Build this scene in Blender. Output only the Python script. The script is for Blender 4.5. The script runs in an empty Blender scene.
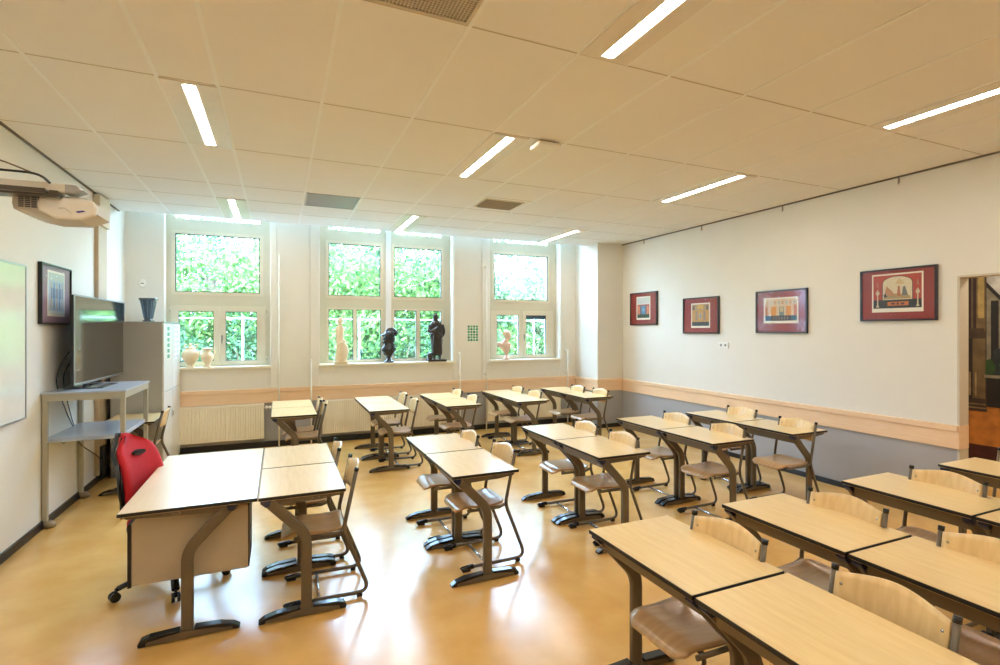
import bpy, bmesh, math, random
from mathutils import Vector, Matrix
random.seed(7)
S = bpy.context.scene
COL = S.collection
PI = math.pi

# ------------------------------------------------------------------ materials
def lin(c):
    return tuple(((v/255)/12.92 if v/255 <= .04045 else ((v/255+.055)/1.055)**2.4) for v in c) + (1,)

_M = {}
def mat(name, rgb, rough=.5, metal=0, noise=0, scale=8, stretch=(1, 1, 1), coat=0, rgb2=None, bump=0, detail=4, spec=.5, bscale=None, trans=0):
    if name in _M: return _M[name]
    m = bpy.data.materials.new(name); m.use_nodes = True
    nt = m.node_tree; b = nt.nodes['Principled BSDF']
    c = lin(rgb)
    b.inputs['Base Color'].default_value = c
    b.inputs['Roughness'].default_value = rough
    b.inputs['Metallic'].default_value = metal
    b.inputs['Coat Weight'].default_value = coat
    b.inputs['Coat Roughness'].default_value = .12
    b.inputs['Specular IOR Level'].default_value = spec
    if trans: b.inputs['Transmission Weight'].default_value = trans
    tc = nt.nodes.new('ShaderNodeTexCoord'); mp = nt.nodes.new('ShaderNodeMapping')
    nt.links.new(tc.outputs['Object'], mp.inputs[0]); mp.inputs['Scale'].default_value = stretch
    nz = nt.nodes.new('ShaderNodeTexNoise'); nz.inputs['Scale'].default_value = scale; nz.inputs['Detail'].default_value = detail
    nt.links.new(mp.outputs[0], nz.inputs[0])
    if rgb2 is None:
        k = 1 - (noise or .03)
        c2 = (c[0]*k, c[1]*k, c[2]*k, 1)
    else: c2 = lin(rgb2)
    rp = nt.nodes.new('ShaderNodeValToRGB')
    rp.color_ramp.elements[0].position = .35; rp.color_ramp.elements[1].position = .65
    rp.color_ramp.elements[0].color = c2; rp.color_ramp.elements[1].color = c
    nt.links.new(nz.outputs[0], rp.inputs[0]); nt.links.new(rp.outputs[0], b.inputs['Base Color'])
    if bump:
        bp = nt.nodes.new('ShaderNodeBump'); bp.inputs['Strength'].default_value = bump; bp.inputs['Distance'].default_value = .002
        if bscale:
            n2 = nt.nodes.new('ShaderNodeTexNoise'); n2.inputs['Scale'].default_value = bscale
            nt.links.new(tc.outputs['Object'], n2.inputs[0]); nt.links.new(n2.outputs[0], bp.inputs['Height'])
        else: nt.links.new(nz.outputs[0], bp.inputs['Height'])
        nt.links.new(bp.outputs[0], b.inputs['Normal'])
    _M[name] = m
    return m

def emis(name, rgb, strength):
    m = bpy.data.materials.new(name); m.use_nodes = True
    nt = m.node_tree; nt.nodes.clear()
    e = nt.nodes.new('ShaderNodeEmission'); o = nt.nodes.new('ShaderNodeOutputMaterial')
    e.inputs[0].default_value = (*rgb, 1); e.inputs[1].default_value = strength
    nt.links.new(e.outputs[0], o.inputs[0]); return m

def glassmat(name, tint=(1, 1, 1), k=.08, rough=.02):
    m = bpy.data.materials.new(name); m.use_nodes = True
    nt = m.node_tree; nt.nodes.clear()
    o = nt.nodes.new('ShaderNodeOutputMaterial'); mx = nt.nodes.new('ShaderNodeMixShader')
    t = nt.nodes.new('ShaderNodeBsdfTransparent'); g = nt.nodes.new('ShaderNodeBsdfGlossy')
    t.inputs[0].default_value = (*tint, 1); g.inputs['Roughness'].default_value = rough
    fr = nt.nodes.new('ShaderNodeFresnel'); fr.inputs[0].default_value = 1.45
    nt.links.new(fr.outputs[0], mx.inputs[0]) if k is None else setattr(mx.inputs[0], 'default_value', k)
    nt.links.new(t.outputs[0], mx.inputs[1]); nt.links.new(g.outputs[0], mx.inputs[2])
    nt.links.new(mx.outputs[0], o.inputs[0]); return m

WALL = mat('wall_paint', (229, 225, 214), .55, noise=.02, scale=3, bump=.15, bscale=120)
GREYP = mat('grey_dado_paint', (168, 168, 170), .5, noise=.03, scale=3)
CEILM = mat('ceiling_tile_face', (237, 234, 230), .8, noise=.02, scale=2, bump=.2, bscale=200)
GRIDM = mat('ceiling_runner_white', (240, 240, 238), .35)
SEAM = mat('ceiling_seam_tan', (192, 176, 152), .7)  # cross seams a little browner than the tiles
RAILW = mat('beech_rail', (240, 208, 172), .4, noise=.1, scale=4, stretch=(1, 1, 14), rgb2=(235, 200, 160))
BLACKB = mat('black_skirting', (28, 27, 30), .35)
FLOORM = mat('ochre_linoleum', (228, 184, 112), .24, scale=3.2, rgb2=(217, 169, 94), detail=10, coat=.15, bump=.03)
TOPM = mat('desk_laminate', (238, 208, 150), .3, scale=5, stretch=(9, .9, 1), rgb2=(231, 198, 138), detail=6, coat=.45)
TTOPM = mat('teacher_laminate', (236, 214, 172), .28, scale=5, stretch=(9, .9, 1), rgb2=(231, 207, 162), detail=6, coat=.3)
EDGEM = mat('black_edge', (26, 24, 24), .4)
FRAMEM = mat('taupe_steel', (104, 91, 72), .38, metal=.15)
CAPM = mat('black_plastic', (24, 24, 28), .22)
BLUECAP = mat('dark_blue_plastic', (24, 34, 66), .3)
SEATM = mat('seat_ply', (194, 158, 112), .28, scale=4, stretch=(1.2, 8, 1), rgb2=(178, 141, 96), detail=6, coat=.35)
BACKM = mat('back_ply', (234, 204, 150), .32, scale=4, stretch=(8, 8, 1), rgb2=(222, 188, 132), detail=6, coat=.25)
CHROME = mat('chrome_bar', (190, 190, 192), .22, metal=.9)
CREAM = mat('cream_window_paint', (208, 202, 180), .35, noise=.02)
CREAMD = mat('cream_sash_paint', (218, 211, 190), .33, noise=.02)
SILLM = mat('sill_stone', (240, 234, 214), .3, noise=.03)
RADM = mat('radiator_enamel', (240, 232, 212), .35, noise=.02)
WHITEP = mat('white_plastic', (238, 236, 228), .4)
ALU = mat('aluminium', (176, 178, 180), .35, metal=.8)
GASK = mat('dark_gasket', (40, 46, 54), .5)
GLASS = glassmat('window_glass', (.97, 1, .99), .06)
PICGL = glassmat('picture_glass', (1, 1, 1), .025, .12)

# ------------------------------------------------------------------ mesh helpers
def newbm(): return bmesh.new()

def box(bm, x0, x1, y0, y1, z0, z1, mi=0, bev=0):
    vs = [bm.verts.new(p) for p in ((x0,y0,z0),(x1,y0,z0),(x1,y1,z0),(x0,y1,z0),(x0,y0,z1),(x1,y0,z1),(x1,y1,z1),(x0,y1,z1))]
    fs = []
    for q in ((0,3,2,1),(4,5,6,7),(0,1,5,4),(1,2,6,5),(2,3,7,6),(3,0,4,7)):
        f = bm.faces.new([vs[i] for i in q]); f.material_index = mi; fs.append(f)
    if bev:
        es = list({e for f in fs for e in f.edges})
        r = bmesh.ops.bevel(bm, geom=es, offset=bev, segments=2, profile=.5, affect='EDGES')
        for f in r['faces']: f.material_index = mi
    return vs

def prism(bm, poly, a0, a1, plane='xz', mi=0, bev=0):
    """poly of 2D points extruded along the third axis from a0 to a1"""
    def P(p, a):
        if plane == 'xz': return (p[0], a, p[1])
        if plane == 'yz': return (a, p[0], p[1])
        return (p[0], p[1], a)
    A = [bm.verts.new(P(p, a0)) for p in poly]; B = [bm.verts.new(P(p, a1)) for p in poly]
    n = len(poly); fs = [bm.faces.new(A), bm.faces.new(B[::-1])]
    for i in range(n): fs.append(bm.faces.new((A[i], B[i], B[(i+1) % n], A[(i+1) % n])))
    for f in fs: f.material_index = mi
    if bev:
        es = list({e for f in fs[:2] for e in f.edges})
        r = bmesh.ops.bevel(bm, geom=es, offset=bev, segments=2, profile=.5, affect='EDGES')
        for f in r['faces']: f.material_index = mi
    return fs

def fillet(pts, r, n=5):
    pts = [Vector(p) for p in pts]; out = [pts[0]]
    for i in range(1, len(pts)-1):
        a, b, c = pts[i-1], pts[i], pts[i+1]
        d1 = (a-b).normalized(); d2 = (c-b).normalized()
        rr = r[i-1] if isinstance(r, (list, tuple)) else r
        rr = min(rr, (a-b).length*.49, (c-b).length*.49)
        if rr < 1e-4: out.append(b); continue
        p0 = b+d1*rr; p2 = b+d2*rr
        for k in range(n+1):
            t = k/n; out.append(p0*(1-t)**2 + b*2*t*(1-t) + p2*t*t)
    out.append(pts[-1]); return out

def sweep(bm, pts, ra, rb=None, side=(0, 1, 0), seg=8, mi=0, sq=False, cap=True):
    """sweep an ellipse (ra in plane, rb along side) or a soft rectangle along pts"""
    rb = rb or ra; pts = [Vector(p) for p in pts]; side = Vector(side)
    rings = []
    for i, p in enumerate(pts):
        t = (pts[min(i+1, len(pts)-1)]-pts[max(i-1, 0)]).normalized()
        s = side
        if abs(t.dot(s)) > .95: s = Vector((1, 0, 0)) if abs(t.x) < .9 else Vector((0, 0, 1))
        s = (s - t*s.dot(t)).normalized(); nrm = t.cross(s).normalized()
        if sq:
            c = .28
            shp = [(-1,-1+c),(-1,1-c),(-1+c,1),(1-c,1),(1,1-c),(1,-1+c),(1-c,-1),(-1+c,-1)]
            ring = [bm.verts.new(p + nrm*u*ra + s*v*rb) for u, v in shp]
        else:
            ring = [bm.verts.new(p + nrm*math.cos(2*PI*k/seg)*ra + s*math.sin(2*PI*k/seg)*rb) for k in range(seg)]
        rings.append(ring)
    n = len(rings[0])
    for a, b in zip(rings, rings[1:]):
        for k in range(n):
            f = bm.faces.new((a[k], a[(k+1) % n], b[(k+1) % n], b[k])); f.material_index = mi; f.smooth = not sq
    if cap:
        for q in (rings[0][::-1], rings[-1]):
            f = bm.faces.new(q); f.material_index = mi

def loft(bm, secs, seg=20, mi=0, cap=True, smooth=True, pw=1.0):
    """secs: (cx,cy,z,rx,ry[,rot])"""
    rings = []
    for s in secs:
        cx, cy, z, rx, ry = s[:5]; r = s[5] if len(s) > 5 else 0
        ring = []
        for k in range(seg):
            a = 2*PI*k/seg; u, v = math.cos(a), math.sin(a)
            if pw != 1: u = math.copysign(abs(u)**pw, u); v = math.copysign(abs(v)**pw, v)
            u *= rx; v *= ry
            ring.append(bm.verts.new((cx+u*math.cos(r)-v*math.sin(r), cy+u*math.sin(r)+v*math.cos(r), z)))
        rings.append(ring)
    for a, b in zip(rings, rings[1:]):
        for k in range(seg):
            f = bm.faces.new((a[k], a[(k+1) % seg], b[(k+1) % seg], b[k])); f.smooth = smooth; f.material_index = mi
    if cap:
        for q in (rings[0][::-1], rings[-1]):
            f = bm.faces.new(q); f.material_index = mi

def ball(bm, c, r, sx=1, sy=1, sz=1, seg=14, mi=0, rot=None):
    M = Matrix.Translation(c) @ (rot or Matrix.Identity(4)) @ Matrix.Diagonal((sx, sy, sz, 1))
    res = bmesh.ops.create_uvsphere(bm, u_segments=seg, v_segments=max(6, seg*2//3), radius=r, matrix=M)
    for v in res['verts']:
        for f in v.link_faces: f.smooth = True; f.material_index = mi

def plate(bm, a0, a1, b0, b1, holes, c0, c1, plane='xz', mi=0):
    """solid plate with rectangular holes; only boundary faces"""
    A = sorted({a0, a1, *[v for h in holes for v in h[:2] if a0 < v < a1]})
    B = sorted({b0, b1, *[v for h in holes for v in h[2:] if b0 < v < b1]})
    def P(a, b, c):
        if plane == 'xz': return (a, c, b)
        if plane == 'yz': return (c, a, b)
        return (a, b, c)
    cache = {}
    def V(i, j, c):
        k = (i, j, c)
        if k not in cache: cache[k] = bm.verts.new(P(A[i], B[j], c))
        return cache[k]
    def solid(i, j):
        if i < 0 or j < 0 or i >= len(A)-1 or j >= len(B)-1: return False
        a = (A[i]+A[i+1])/2; b = (B[j]+B[j+1])/2
        return not any(h[0] < a < h[1] and h[2] < b < h[3] for h in holes)
    for i in range(len(A)-1):
        for j in range(len(B)-1):
            if not solid(i, j): continue
            for c in (c0, c1):
                f = bm.faces.new((V(i,j,c), V(i+1,j,c), V(i+1,j+1,c), V(i,j+1,c))); f.material_index = mi
            for di, dj, e in ((-1,0,((i,j),(i,j+1))),(1,0,((i+1,j),(i+1,j+1))),(0,-1,((i,j),(i+1,j))),(0,1,((i,j+1),(i+1,j+1)))):
                if not solid(i+di, j+dj):
                    f = bm.faces.new((V(*e[0],c0), V(*e[1],c0), V(*e[1],c1), V(*e[0],c1))); f.material_index = mi

def mk(name, bm, mats, parent=None, smooth=False, mods=()):
    if not isinstance(mats, (list, tuple)): mats = [mats]
    bmesh.ops.recalc_face_normals(bm, faces=bm.faces)
    me = bpy.data.meshes.new(name); bm.to_mesh(me); bm.free()
    for m in mats: me.materials.append(m)
    if smooth:
        for p in me.polygons: p.use_smooth = True
    o = bpy.data.objects.new(name, me); COL.objects.link(o)
    if parent: o.parent = parent
    return o

def empty(name, loc=(0, 0, 0), rz=0):
    o = bpy.data.objects.new(name, None); COL.objects.link(o)
    o.location = loc; o.rotation_euler = (0, 0, rz); o.empty_display_size = .05; return o

def tag(o, label, cat, group=None, kind=None):
    o['label'] = label; o['category'] = cat
    if group: o['group'] = group
    if kind: o['kind'] = kind
    return o

def struct(o):
    o['kind'] = 'structure'; return o

def thing(name, label, cat, loc=(0, 0, 0), rz=0, group=None):
    return tag(empty(name, loc, rz), label, cat, group)

def copy_tree(o, parent=None):
    c = o.copy(); COL.objects.link(c); c.parent = parent
    for ch in list(o.children): copy_tree(ch, c)
    return c

def remesh(o, vox, sm=2):
    r = o.modifiers.new('r', 'REMESH'); r.mode = 'VOXEL'; r.voxel_size = vox; r.use_smooth_shade = True
    s = o.modifiers.new('s', 'SMOOTH'); s.iterations = sm; s.factor = .5

# ------------------------------------------------------------------ dimensions
XL, XR, YB, YF, ZC = -1.93, 5.78, 8.45, -1.7, 3.32
CE = 8.10          # the lowered ceiling stops here, short of the window wall
ZT = 3.98          # true ceiling above the windows
WIN = [(-1.48, -.13), (.588, 2.755), (3.46, 4.885)]
DOOR = (1.62, 2.655, 2.25)

# ------------------------------------------------------------------ room shell
b = newbm(); box(b, XL-.2, 9.6, YF-.2, YB+.3, -.12, 0); struct(mk('floor', b, FLOORM))
# back wall with the three openings: paint above, grey below the rail
b = newbm(); plate(b, XL-.2, XR+.2, .80, ZT, [(x0, x1, 1.19, 3.93) for x0, x1 in WIN], YB, YB+.32)
plate(b, XL-.2, XR+.2, 0, .80, [], YB, YB+.32, mi=1)
struct(mk('wall_back', b, [WALL, GREYP]))
b = newbm(); box(b, XL-.2, XL, YF-.2, YB, 0, ZT); struct(mk('wall_left', b, WALL))
b = newbm(); plate(b, YF-.2, YB, .78, ZT, [(DOOR[0], DOOR[1], 0, DOOR[2])], XR, XR+.14, 'yz')
plate(b, YF-.2, YB, 0, .78, [(DOOR[0], DOOR[1], -1, DOOR[2])], XR, XR+.14, 'yz', mi=1)
struct(mk('wall_right', b, [WALL, GREYP]))
b = newbm(); box(b, XL-.2, XR+.2, YF-.2, YF, 0, ZT); struct(mk('wall_front', b, WALL))
# corner column
b = newbm(); box(b, 5.235, XR, 7.70, YB, .76, ZT); box(b, 5.235, XR, 7.70, YB, 0, .76, mi=1)
struct(mk('wall_corner_pier', b, [WALL, GREYP]))
# true ceiling and outside roof edge
b = newbm(); box(b, XL-.2, XR+.2, YF-.2, YB+.32, ZT, ZT+.3); struct(mk('ceiling_upper', b, WALL))
# lowered ceiling
b = newbm(); box(b, XL, XR, YF, CE, ZC, ZC+.03); box(b, XL, XR, CE-.02, CE, ZC+.03, ZT)
struct(mk('ceiling', b, CEILM))
YL = [-1.24, 0, 1.24, 2.47, 3.71, 4.95, 6.19, 6.83]
b = newbm()
for x in (-1.33, -.69, -.36, .27, .90, 1.55, 2.20, 2.84, 3.49, 4.13, 4.78, 5.40):
    w = .011 if x > .0 else .012
    box(b, x-w, x+w, YF, CE, ZC-.003, ZC)
for (x, y0, y1) in ((1.88, .0, 1.24), (1.88, 1.24, 2.47), (1.88, 3.71, 4.95), (1.88, 6.83, 8.07), (4.46, 0, CE)):
    box(b, x-.010, x+.010, y0, y1, ZC-.0025, ZC)
struct(mk('trim_1', b, GRIDM))
b = newbm()
for y in YL + [7.42]:
    box(b, XL, XR, y-.0045, y+.0045, ZC-.0015, ZC)
box(b, 2.20, 2.84, 5.54, 5.549, ZC-.0015, ZC)
struct(mk('trim_2', b, SEAM))
b = newbm(); box(b, XL, XL+.02, YF, CE, ZC-.012, ZC); box(b, XR-.02, XR, YF, 7.7, ZC-.014, ZC); struct(mk('trim_3', b, mat('dark_shadow_gap', (110, 98, 84), .6)))  # solid dark strips stand in for the shade of the ceiling edge gap

# rails (board + thicker cap)
def railx(bm, x0, x1, y, out):
    box(bm, x0, x1, min(y, y+out*.022), max(y, y+out*.022), .665, .835, bev=.003)
    box(bm, x0, x1, min(y, y+out*.035), max(y, y+out*.035), .825, .882, bev=.005)
def raily(bm, y0, y1, x, out):
    box(bm, min(x, x+out*.022), max(x, x+out*.022), y0, y1, .655, .825, bev=.003)
    box(bm, min(x, x+out*.035), max(x, x+out*.035), y0, y1, .815, .872, bev=.005)
b = newbm(); railx(b, XL, 5.235, YB, -1); struct(mk('trim_4', b, RAILW))
b = newbm(); raily(b, 7.70-.035, YB-.036, 5.235, -1); railx(b, 5.236, XR-.036, 7.70, -1); struct(mk('trim_5', b, RAILW))
b = newbm(); raily(b, DOOR[1]-.001, 7.70-.001, XR, -1)
box(b, XR-.02, XR+.14, DOOR[1]-.012, DOOR[1]+.0, .655, .872, bev=.003)
struct(mk('trim_6', b, RAILW))
b = newbm(); box(b, XL, 5.235, YB-.018, YB, 0, .085); struct(mk('baseboard_back', b, BLACKB))
b = newbm(); box(b, XL, XL+.016, YF, YB-.02, 0, .07); struct(mk('baseboard_left', b, BLACKB))
b = newbm(); box(b, XR-.016, XR, DOOR[1]+.02, 7.70, 0, .06); box(b, XR-.016, XR, YF, DOOR[0], 0, .06); struct(mk('baseboard_right', b, BLACKB))
b = newbm(); box(b, 5.219, 5.235, 7.684, YB-.02, 0, .07); box(b, 5.235, XR-.017, 7.684, 7.70, 0, .07); struct(mk('baseboard_pier', b, BLACKB))
# vertical boxed edges beside the windows
b = newbm()
for x0, x1 in ((-.12, -.03), (.44, .575), (2.765, 2.83), (3.30, 3.45), (4.90, 4.97)):
    box(b, x0, x1, YB-.02, YB, .885, ZT, bev=.006)
struct(mk('trim_7', b, WALL))
b = newbm()
box(b, XR-.004, XR+.145, DOOR[1]-.006, DOOR[1]+.012, 0, DOOR[2]-.004); box(b, XR-.004, XR+.145, DOOR[0]-.013, DOOR[0]+.006, 0, DOOR[2]-.004); box(b, XR-.004, XR+.145, DOOR[0]-.013, DOOR[1]+.013, DOOR[2]-.005, DOOR[2]+.012)
struct(mk('trim_8', b, mat('jamb_paint', (206, 196, 176), .5)))

# ------------------------------------------------------------------ windows
YW0, YW1 = 8.60, 8.67
def window(n, x0, x1, units):
    root = struct(empty('window_%d' % n, ((x0+x1)/2, YW0, 1.22)))
    off = Vector((-(x0+x1)/2, -YW0, -1.22))
    def put(o):
        o.parent = root; o.location = off; return o
    for u in units:
        ux0, ux1 = u['x']; g = u['up']; holes = [(g[0], g[1], 2.315, 3.152), (g[0], g[1], 3.372, 3.89)]
        if u['case']: holes.append((ux0+.055, ux1-.055, 1.245, 2.125))
        else: holes += [(a, c, 1.275, 2.09) for a, c in u['low']]
        b = newbm(); plate(b, ux0, ux1, 1.215, 3.93, holes, YW0, YW1); put(mk('window_frame', b, CREAM))
        # raised rim round the big upper light
        b = newbm(); plate(b, g[0]-.045, g[1]+.045, 2.27, 3.197, [(g[0], g[1], 2.315, 3.152)], YW0-.014, YW0); put(mk('window_rim', b, CREAMD))
        b = newbm(); plate(b, g[0]-.002, g[1]+.002, 2.313, 3.154, [(g[0]+.012, g[1]-.012, 2.325, 3.140)], YW0-.005, YW0+.02); put(mk('gasket', b, GASK))
        b = newbm(); box(b, g[0], g[1], YW0+.03, YW0+.036, 2.315, 3.152); box(b, g[0], g[1], YW0+.03, YW0+.036, 3.372, 3.89); put(mk('pane', b, GLASS))
        if u['case']:
            mid = (u['low'][0][1]+u['low'][1][0])/2
            for (cx0, cx1), (gx0, gx1) in zip(((ux0+.06, mid-.003), (mid+.003, ux1-.06)), u['low']):
                b = newbm(); plate(b, cx0, cx1, 1.25, 2.12, [(gx0, gx1, 1.30, 2.033)], YW0-.022, YW1-.02); c = put(mk('casement', b, CREAMD))
                b = newbm(); plate(b, gx0-.001, gx1+.001, 1.299, 2.034, [(gx0+.007, gx1-.007, 1.307, 2.026)], YW0-.012, YW0+.01); put(mk('gasket', b, GASK))
                b = newbm(); box(b, gx0, gx1, YW0+.02, YW0+.026, 1.30, 2.033); put(mk('pane', b, GLASS))
            b = newbm(); box(b, mid+.02, mid+.045, YW0-.035, YW0-.022, 1.60, 1.68, bev=.003); box(b, mid+.024, mid+.040, YW0-.06, YW0-.045, 1.56, 1.665, bev=.004); box(b, mid+.025, mid+.039, YW0-.06, YW0-.03, 1.635, 1.66)
            put(mk('handle', b, mat('satin_handle', (150, 150, 148), .3, metal=.6)))
            for hx in (ux0+.05, ux1-.05):
                b = newbm()
                for hz in (1.33, 2.05): sweep(b, [(hx, YW0-.012, hz-.03), (hx, YW0-.012, hz+.03)], .008)
                put(mk('hinge', b, CREAM))
            b = newbm(); plate(b, ux0+.03, ux1-.03, 1.232, 2.142, [(ux0+.06, ux1-.06, 1.25, 2.122)], YW0-.010, YW0-.0005); put(mk('casement_stop', b, CREAM))
        else:
            b = newbm(); xa, xb = u['low'][0][0], u['low'][-1][1]
            plate(b, xa-.03, xb+.03, 1.245, 2.12, [(a, c, 1.275, 2.09) for a, c in u['low']], YW0-.010, YW0); put(mk('lower_rim', b, CREAMD))
            for a, c in u['low']:
                b = newbm(); plate(b, a-.001, c+.001, 1.274, 2.091, [(a+.007, c-.009, 1.281, 2.084)], YW0-.004, YW0+.02); put(mk('gasket', b, GASK))
                b = newbm(); box(b, a, c, YW0+.03, YW0+.036, 1.275, 2.09); put(mk('pane', b, GLASS))
    return root, off

w1, o1 = window(1, -1.48, -.13, [dict(x=(-1.48, -.13), up=(-1.37, -.267), low=[(-1.328, -.884), (-.727, -.309)], case=True)])
w2, o2 = window(2, .588, 2.755, [dict(x=(.588, 1.64), up=(.728, 1.546), low=[(.728, 1.11), (1.165, 1.556)], case=False),
                                 dict(x=(1.715, 2.755), up=(1.775, 2.60), low=[(1.78, 2.157), (2.218, 2.60)], case=False)])
b = newbm(); box(b, 1.635, 1.72, YW0-.05, YW1+.02, 1.22, 3.93, bev=.006); m = mk('mullion', b, mat('white_mullion', (232, 234, 236), .35)); m.parent = w2; m.location = o2
w3, o3 = window(3, 3.46, 4.885, [dict(x=(3.46, 4.885), up=(3.598, 4.708), low=[(3.648, 4.094), (4.24, 4.665)], case=True)])
b = newbm(); box(b, 4.24, 4.665, YW0+.005, YW0+.016, 1.965, 2.033); m = mk('vent_strip', b, mat('dark_blue_strip', (44, 62, 84), .4)); m.parent = w3; m.location = o3
for k, (x0, x1) in enumerate(((-1.56, -.105), (.572, 2.80), (3.44, 4.905))):
    b = newbm(); box(b, x0, x1, YB-.045, YW0+.01, 1.188, 1.224, bev=.006); struct(mk('sill_%d' % (k+1), b, SILLM))
# portals so that daylight samples well
for x0, x1 in WIN:
    L = bpy.data.lights.new('portal', 'AREA'); L.shape = 'RECTANGLE'; L.size = x1-x0; L.size_y = 2.7
    L.cycles.is_portal = True
    o = bpy.data.objects.new('daylight_portal', L); COL.objects.link(o)
    o.location = ((x0+x1)/2, 8.72, 2.57); o.rotation_euler = (PI/2, 0, PI)   # set below
    o.rotation_euler = (-PI/2, 0, 0)

# ------------------------------------------------------------------ ceiling fittings
LEDM = emis('led_tube', (1, .965, .90), 84)
PANM = mat('light_panel', (228, 220, 208), .3)
lp = thing('ceiling_light', '', 'ceiling light', (0, 0, ZC), 0, 'recessed tube lights in the ceiling')
b = newbm(); plate(b, -.16, .16, -.605, .605, [(-.04, .04, -.575, .575)], -.008, -.0, 'xy'); mk('panel', b, PANM, lp)
b = newbm(); box(b, -.025, .025, -.57, .57, -.0085, -.001, bev=.003); mk('tube', b, LEDM, lp)
LIGHTS = [(-.525, 4.33, 'tube light in the narrow ceiling strip above the teacher table'), (-.525, 7.45, 'small looking tube light close to the window beside the cabinet'),
          (1.715, 4.33, 'tube light beside the white smoke sensor'), (1.715, 7.45, 'tube light just before the wide middle window'), (1.715, 1.855, 'large bright tube light cut off by the upper picture edge'),
          (4.295, 4.33, 'tube light on the pictures side, beyond the light cut by the frame'), (4.295, 7.45, 'tube light just before the window with the pale bust'), (4.295, 1.855, 'tube light above the doorway side, cut by the right picture edge'),
          (-.525, 1.85, 'tube light over the whiteboard'), (-.525, -.62, 'tube light in the rear of the room near the whiteboard wall'), (1.715, -.62, 'tube light in the rear of the room, middle strip'), (4.295, -.62, 'tube light in the rear of the room near the doorway')]
for i, (x, y, lab) in enumerate(LIGHTS):
    o = lp if i == 0 else copy_tree(lp)
    o.location = (x, y, ZC); o['label'] = lab
# mesh exhaust grille near camera
def grille(name, x0, x1, y0, y1, label, pitch, barw, bm_m, back_m, deep):
    t = thing(name, label, 'vent', ((x0+x1)/2, (y0+y1)/2, ZC), 0, 'ceiling vents')
    w, d = (x1-x0)/2, (y1-y0)/2
    b = newbm(); plate(b, -w, w, -d, d, [(-w+.018, w-.018, -d+.018, d-.018)], -.008, 0, 'xy'); mk('frame', b, bm_m, t)
    b = newbm(); box(b, -w+.01, w-.01, -d+.01, d-.01, -.0012, -.0002); mk('backing', b, back_m, t)
    return t, w, d
DARKM = mat('vent_dark', (40, 36, 32), .7)
t, w, d = grille('ceiling_vent', .285, .885, 1.86, 2.455, 'square beige grid grille in the ceiling at the upper picture edge', .03, .01, mat('grille_beige', (200, 188, 168), .5), mat('grille_back', (92, 80, 66), .7), .01)
b = newbm(); n = 32
for k in range(1, n):
    x = -w+.018+(2*w-.036)*k/n; box(b, x-.0030, x+.0030, -d+.02, d-.02, -.007, -.001)
    y = -d+.018+(2*d-.036)*k/n; box(b, -w+.02, w-.02, y-.0030, y+.0030, -.0065, -.001)
mk('grid', b, mat('grille_beige', (200, 188, 168), .5), t)
t, w, d = grille('ceiling_vent', .285, .885, 6.20, 6.815, 'flat grey metal vent plate in the ceiling before the wide window', .03, .01, mat('vent_grey', (176, 176, 176), .4, metal=.3), mat('vent_plate', (168, 168, 168), .45, noise=.15, scale=300), .01)
b = newbm()
for k in range(1, 40):
    y = -d+.018+(2*d-.036)*k/40; box(b, -w+.02, w-.02, y-.003, y+.003, -.004, -.001)
mk('perforated_sheet', b, mat('vent_grey2', (190, 190, 190), .4, metal=.3), t)
t, w, d = grille('ceiling_vent', 2.25, 2.76, 5.62, 6.04, 'small ceiling vent with dark slanted slats', .03, .01, mat('vent_cream', (214, 202, 182), .5), DARKM, .01)
b = newbm()
for k in range(7):
    y = -d+.05+k*(2*d-.1)/6
    q = [(y-.018, -.003), (y+.012, -.02), (y+.016, -.018), (y-.014, -.001)]
    prism(b, q, -w+.03, w-.03, 'yz')
mk('slats', b, mat('vent_slat', (150, 142, 128), .4), t)
t = thing('presence_sensor', 'flat white square sensor box hanging under the ceiling', 'sensor', (2.04, 3.78, ZC))
b = newbm(); box(b, -.075, .075, -.06, .075, -.012, 0); mk('bracket', b, mat('sensor_brown', (120, 92, 60), .6), t)
b = newbm(); box(b, -.105, .105, -.10, .07, -.052, -.014, bev=.014); mk('housing', b, mat('sensor_white', (240, 238, 232), .7), t)
b = newbm(); ball(b, (0, -.01, -.05), .018, sz=.5); mk('lens', b, mat('sensor_lens', (250, 250, 246), .2), t)

# ------------------------------------------------------------------ school desk (origin: floor, centre; front edge towards -x)
def leg_bm(y, w=.016):
    b = newbm()
    path = fillet([(.018, 0, .04), (.018, 0, .50), (-.205, 0, .735)], [.065], 6)
    sweep(b, [(p.x, y, p.z) for p in path], .031, w, sq=True)
    return b
def foot_base_bm(y, h=.245, wd=.024):
    b = newbm()
    prof = [(-h, .006), (h, .006), (h, .022), (h-.05, .034), (.07, .046), (-.04, .046), (-h+.07, .036), (-h, .018)]
    prism(b, prof, y-wd, y+wd, 'xz', bev=.003)
    return b
def foot_cap_bm(y, h=.245, wd=.026):
    b = newbm()
    for s in (-1, 1):
        e = h+.006
        if s < 0: prof = [(-e, .004), (-e+.035, .004), (-e+.035, .030), (-.02, .047), (-.02, .062), (-e+.10, .053), (-e+.03, .036), (-e, .016)]
        else: prof = [(.055, .047), (e-.035, .034), (e-.035, .004), (e, .004), (e+.004, .02), (e-.01, .042), (e-.05, .054), (.055, .062)]
        prism(b, prof, y-wd, y+wd, 'xz', bev=.005)
    return b
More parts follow.
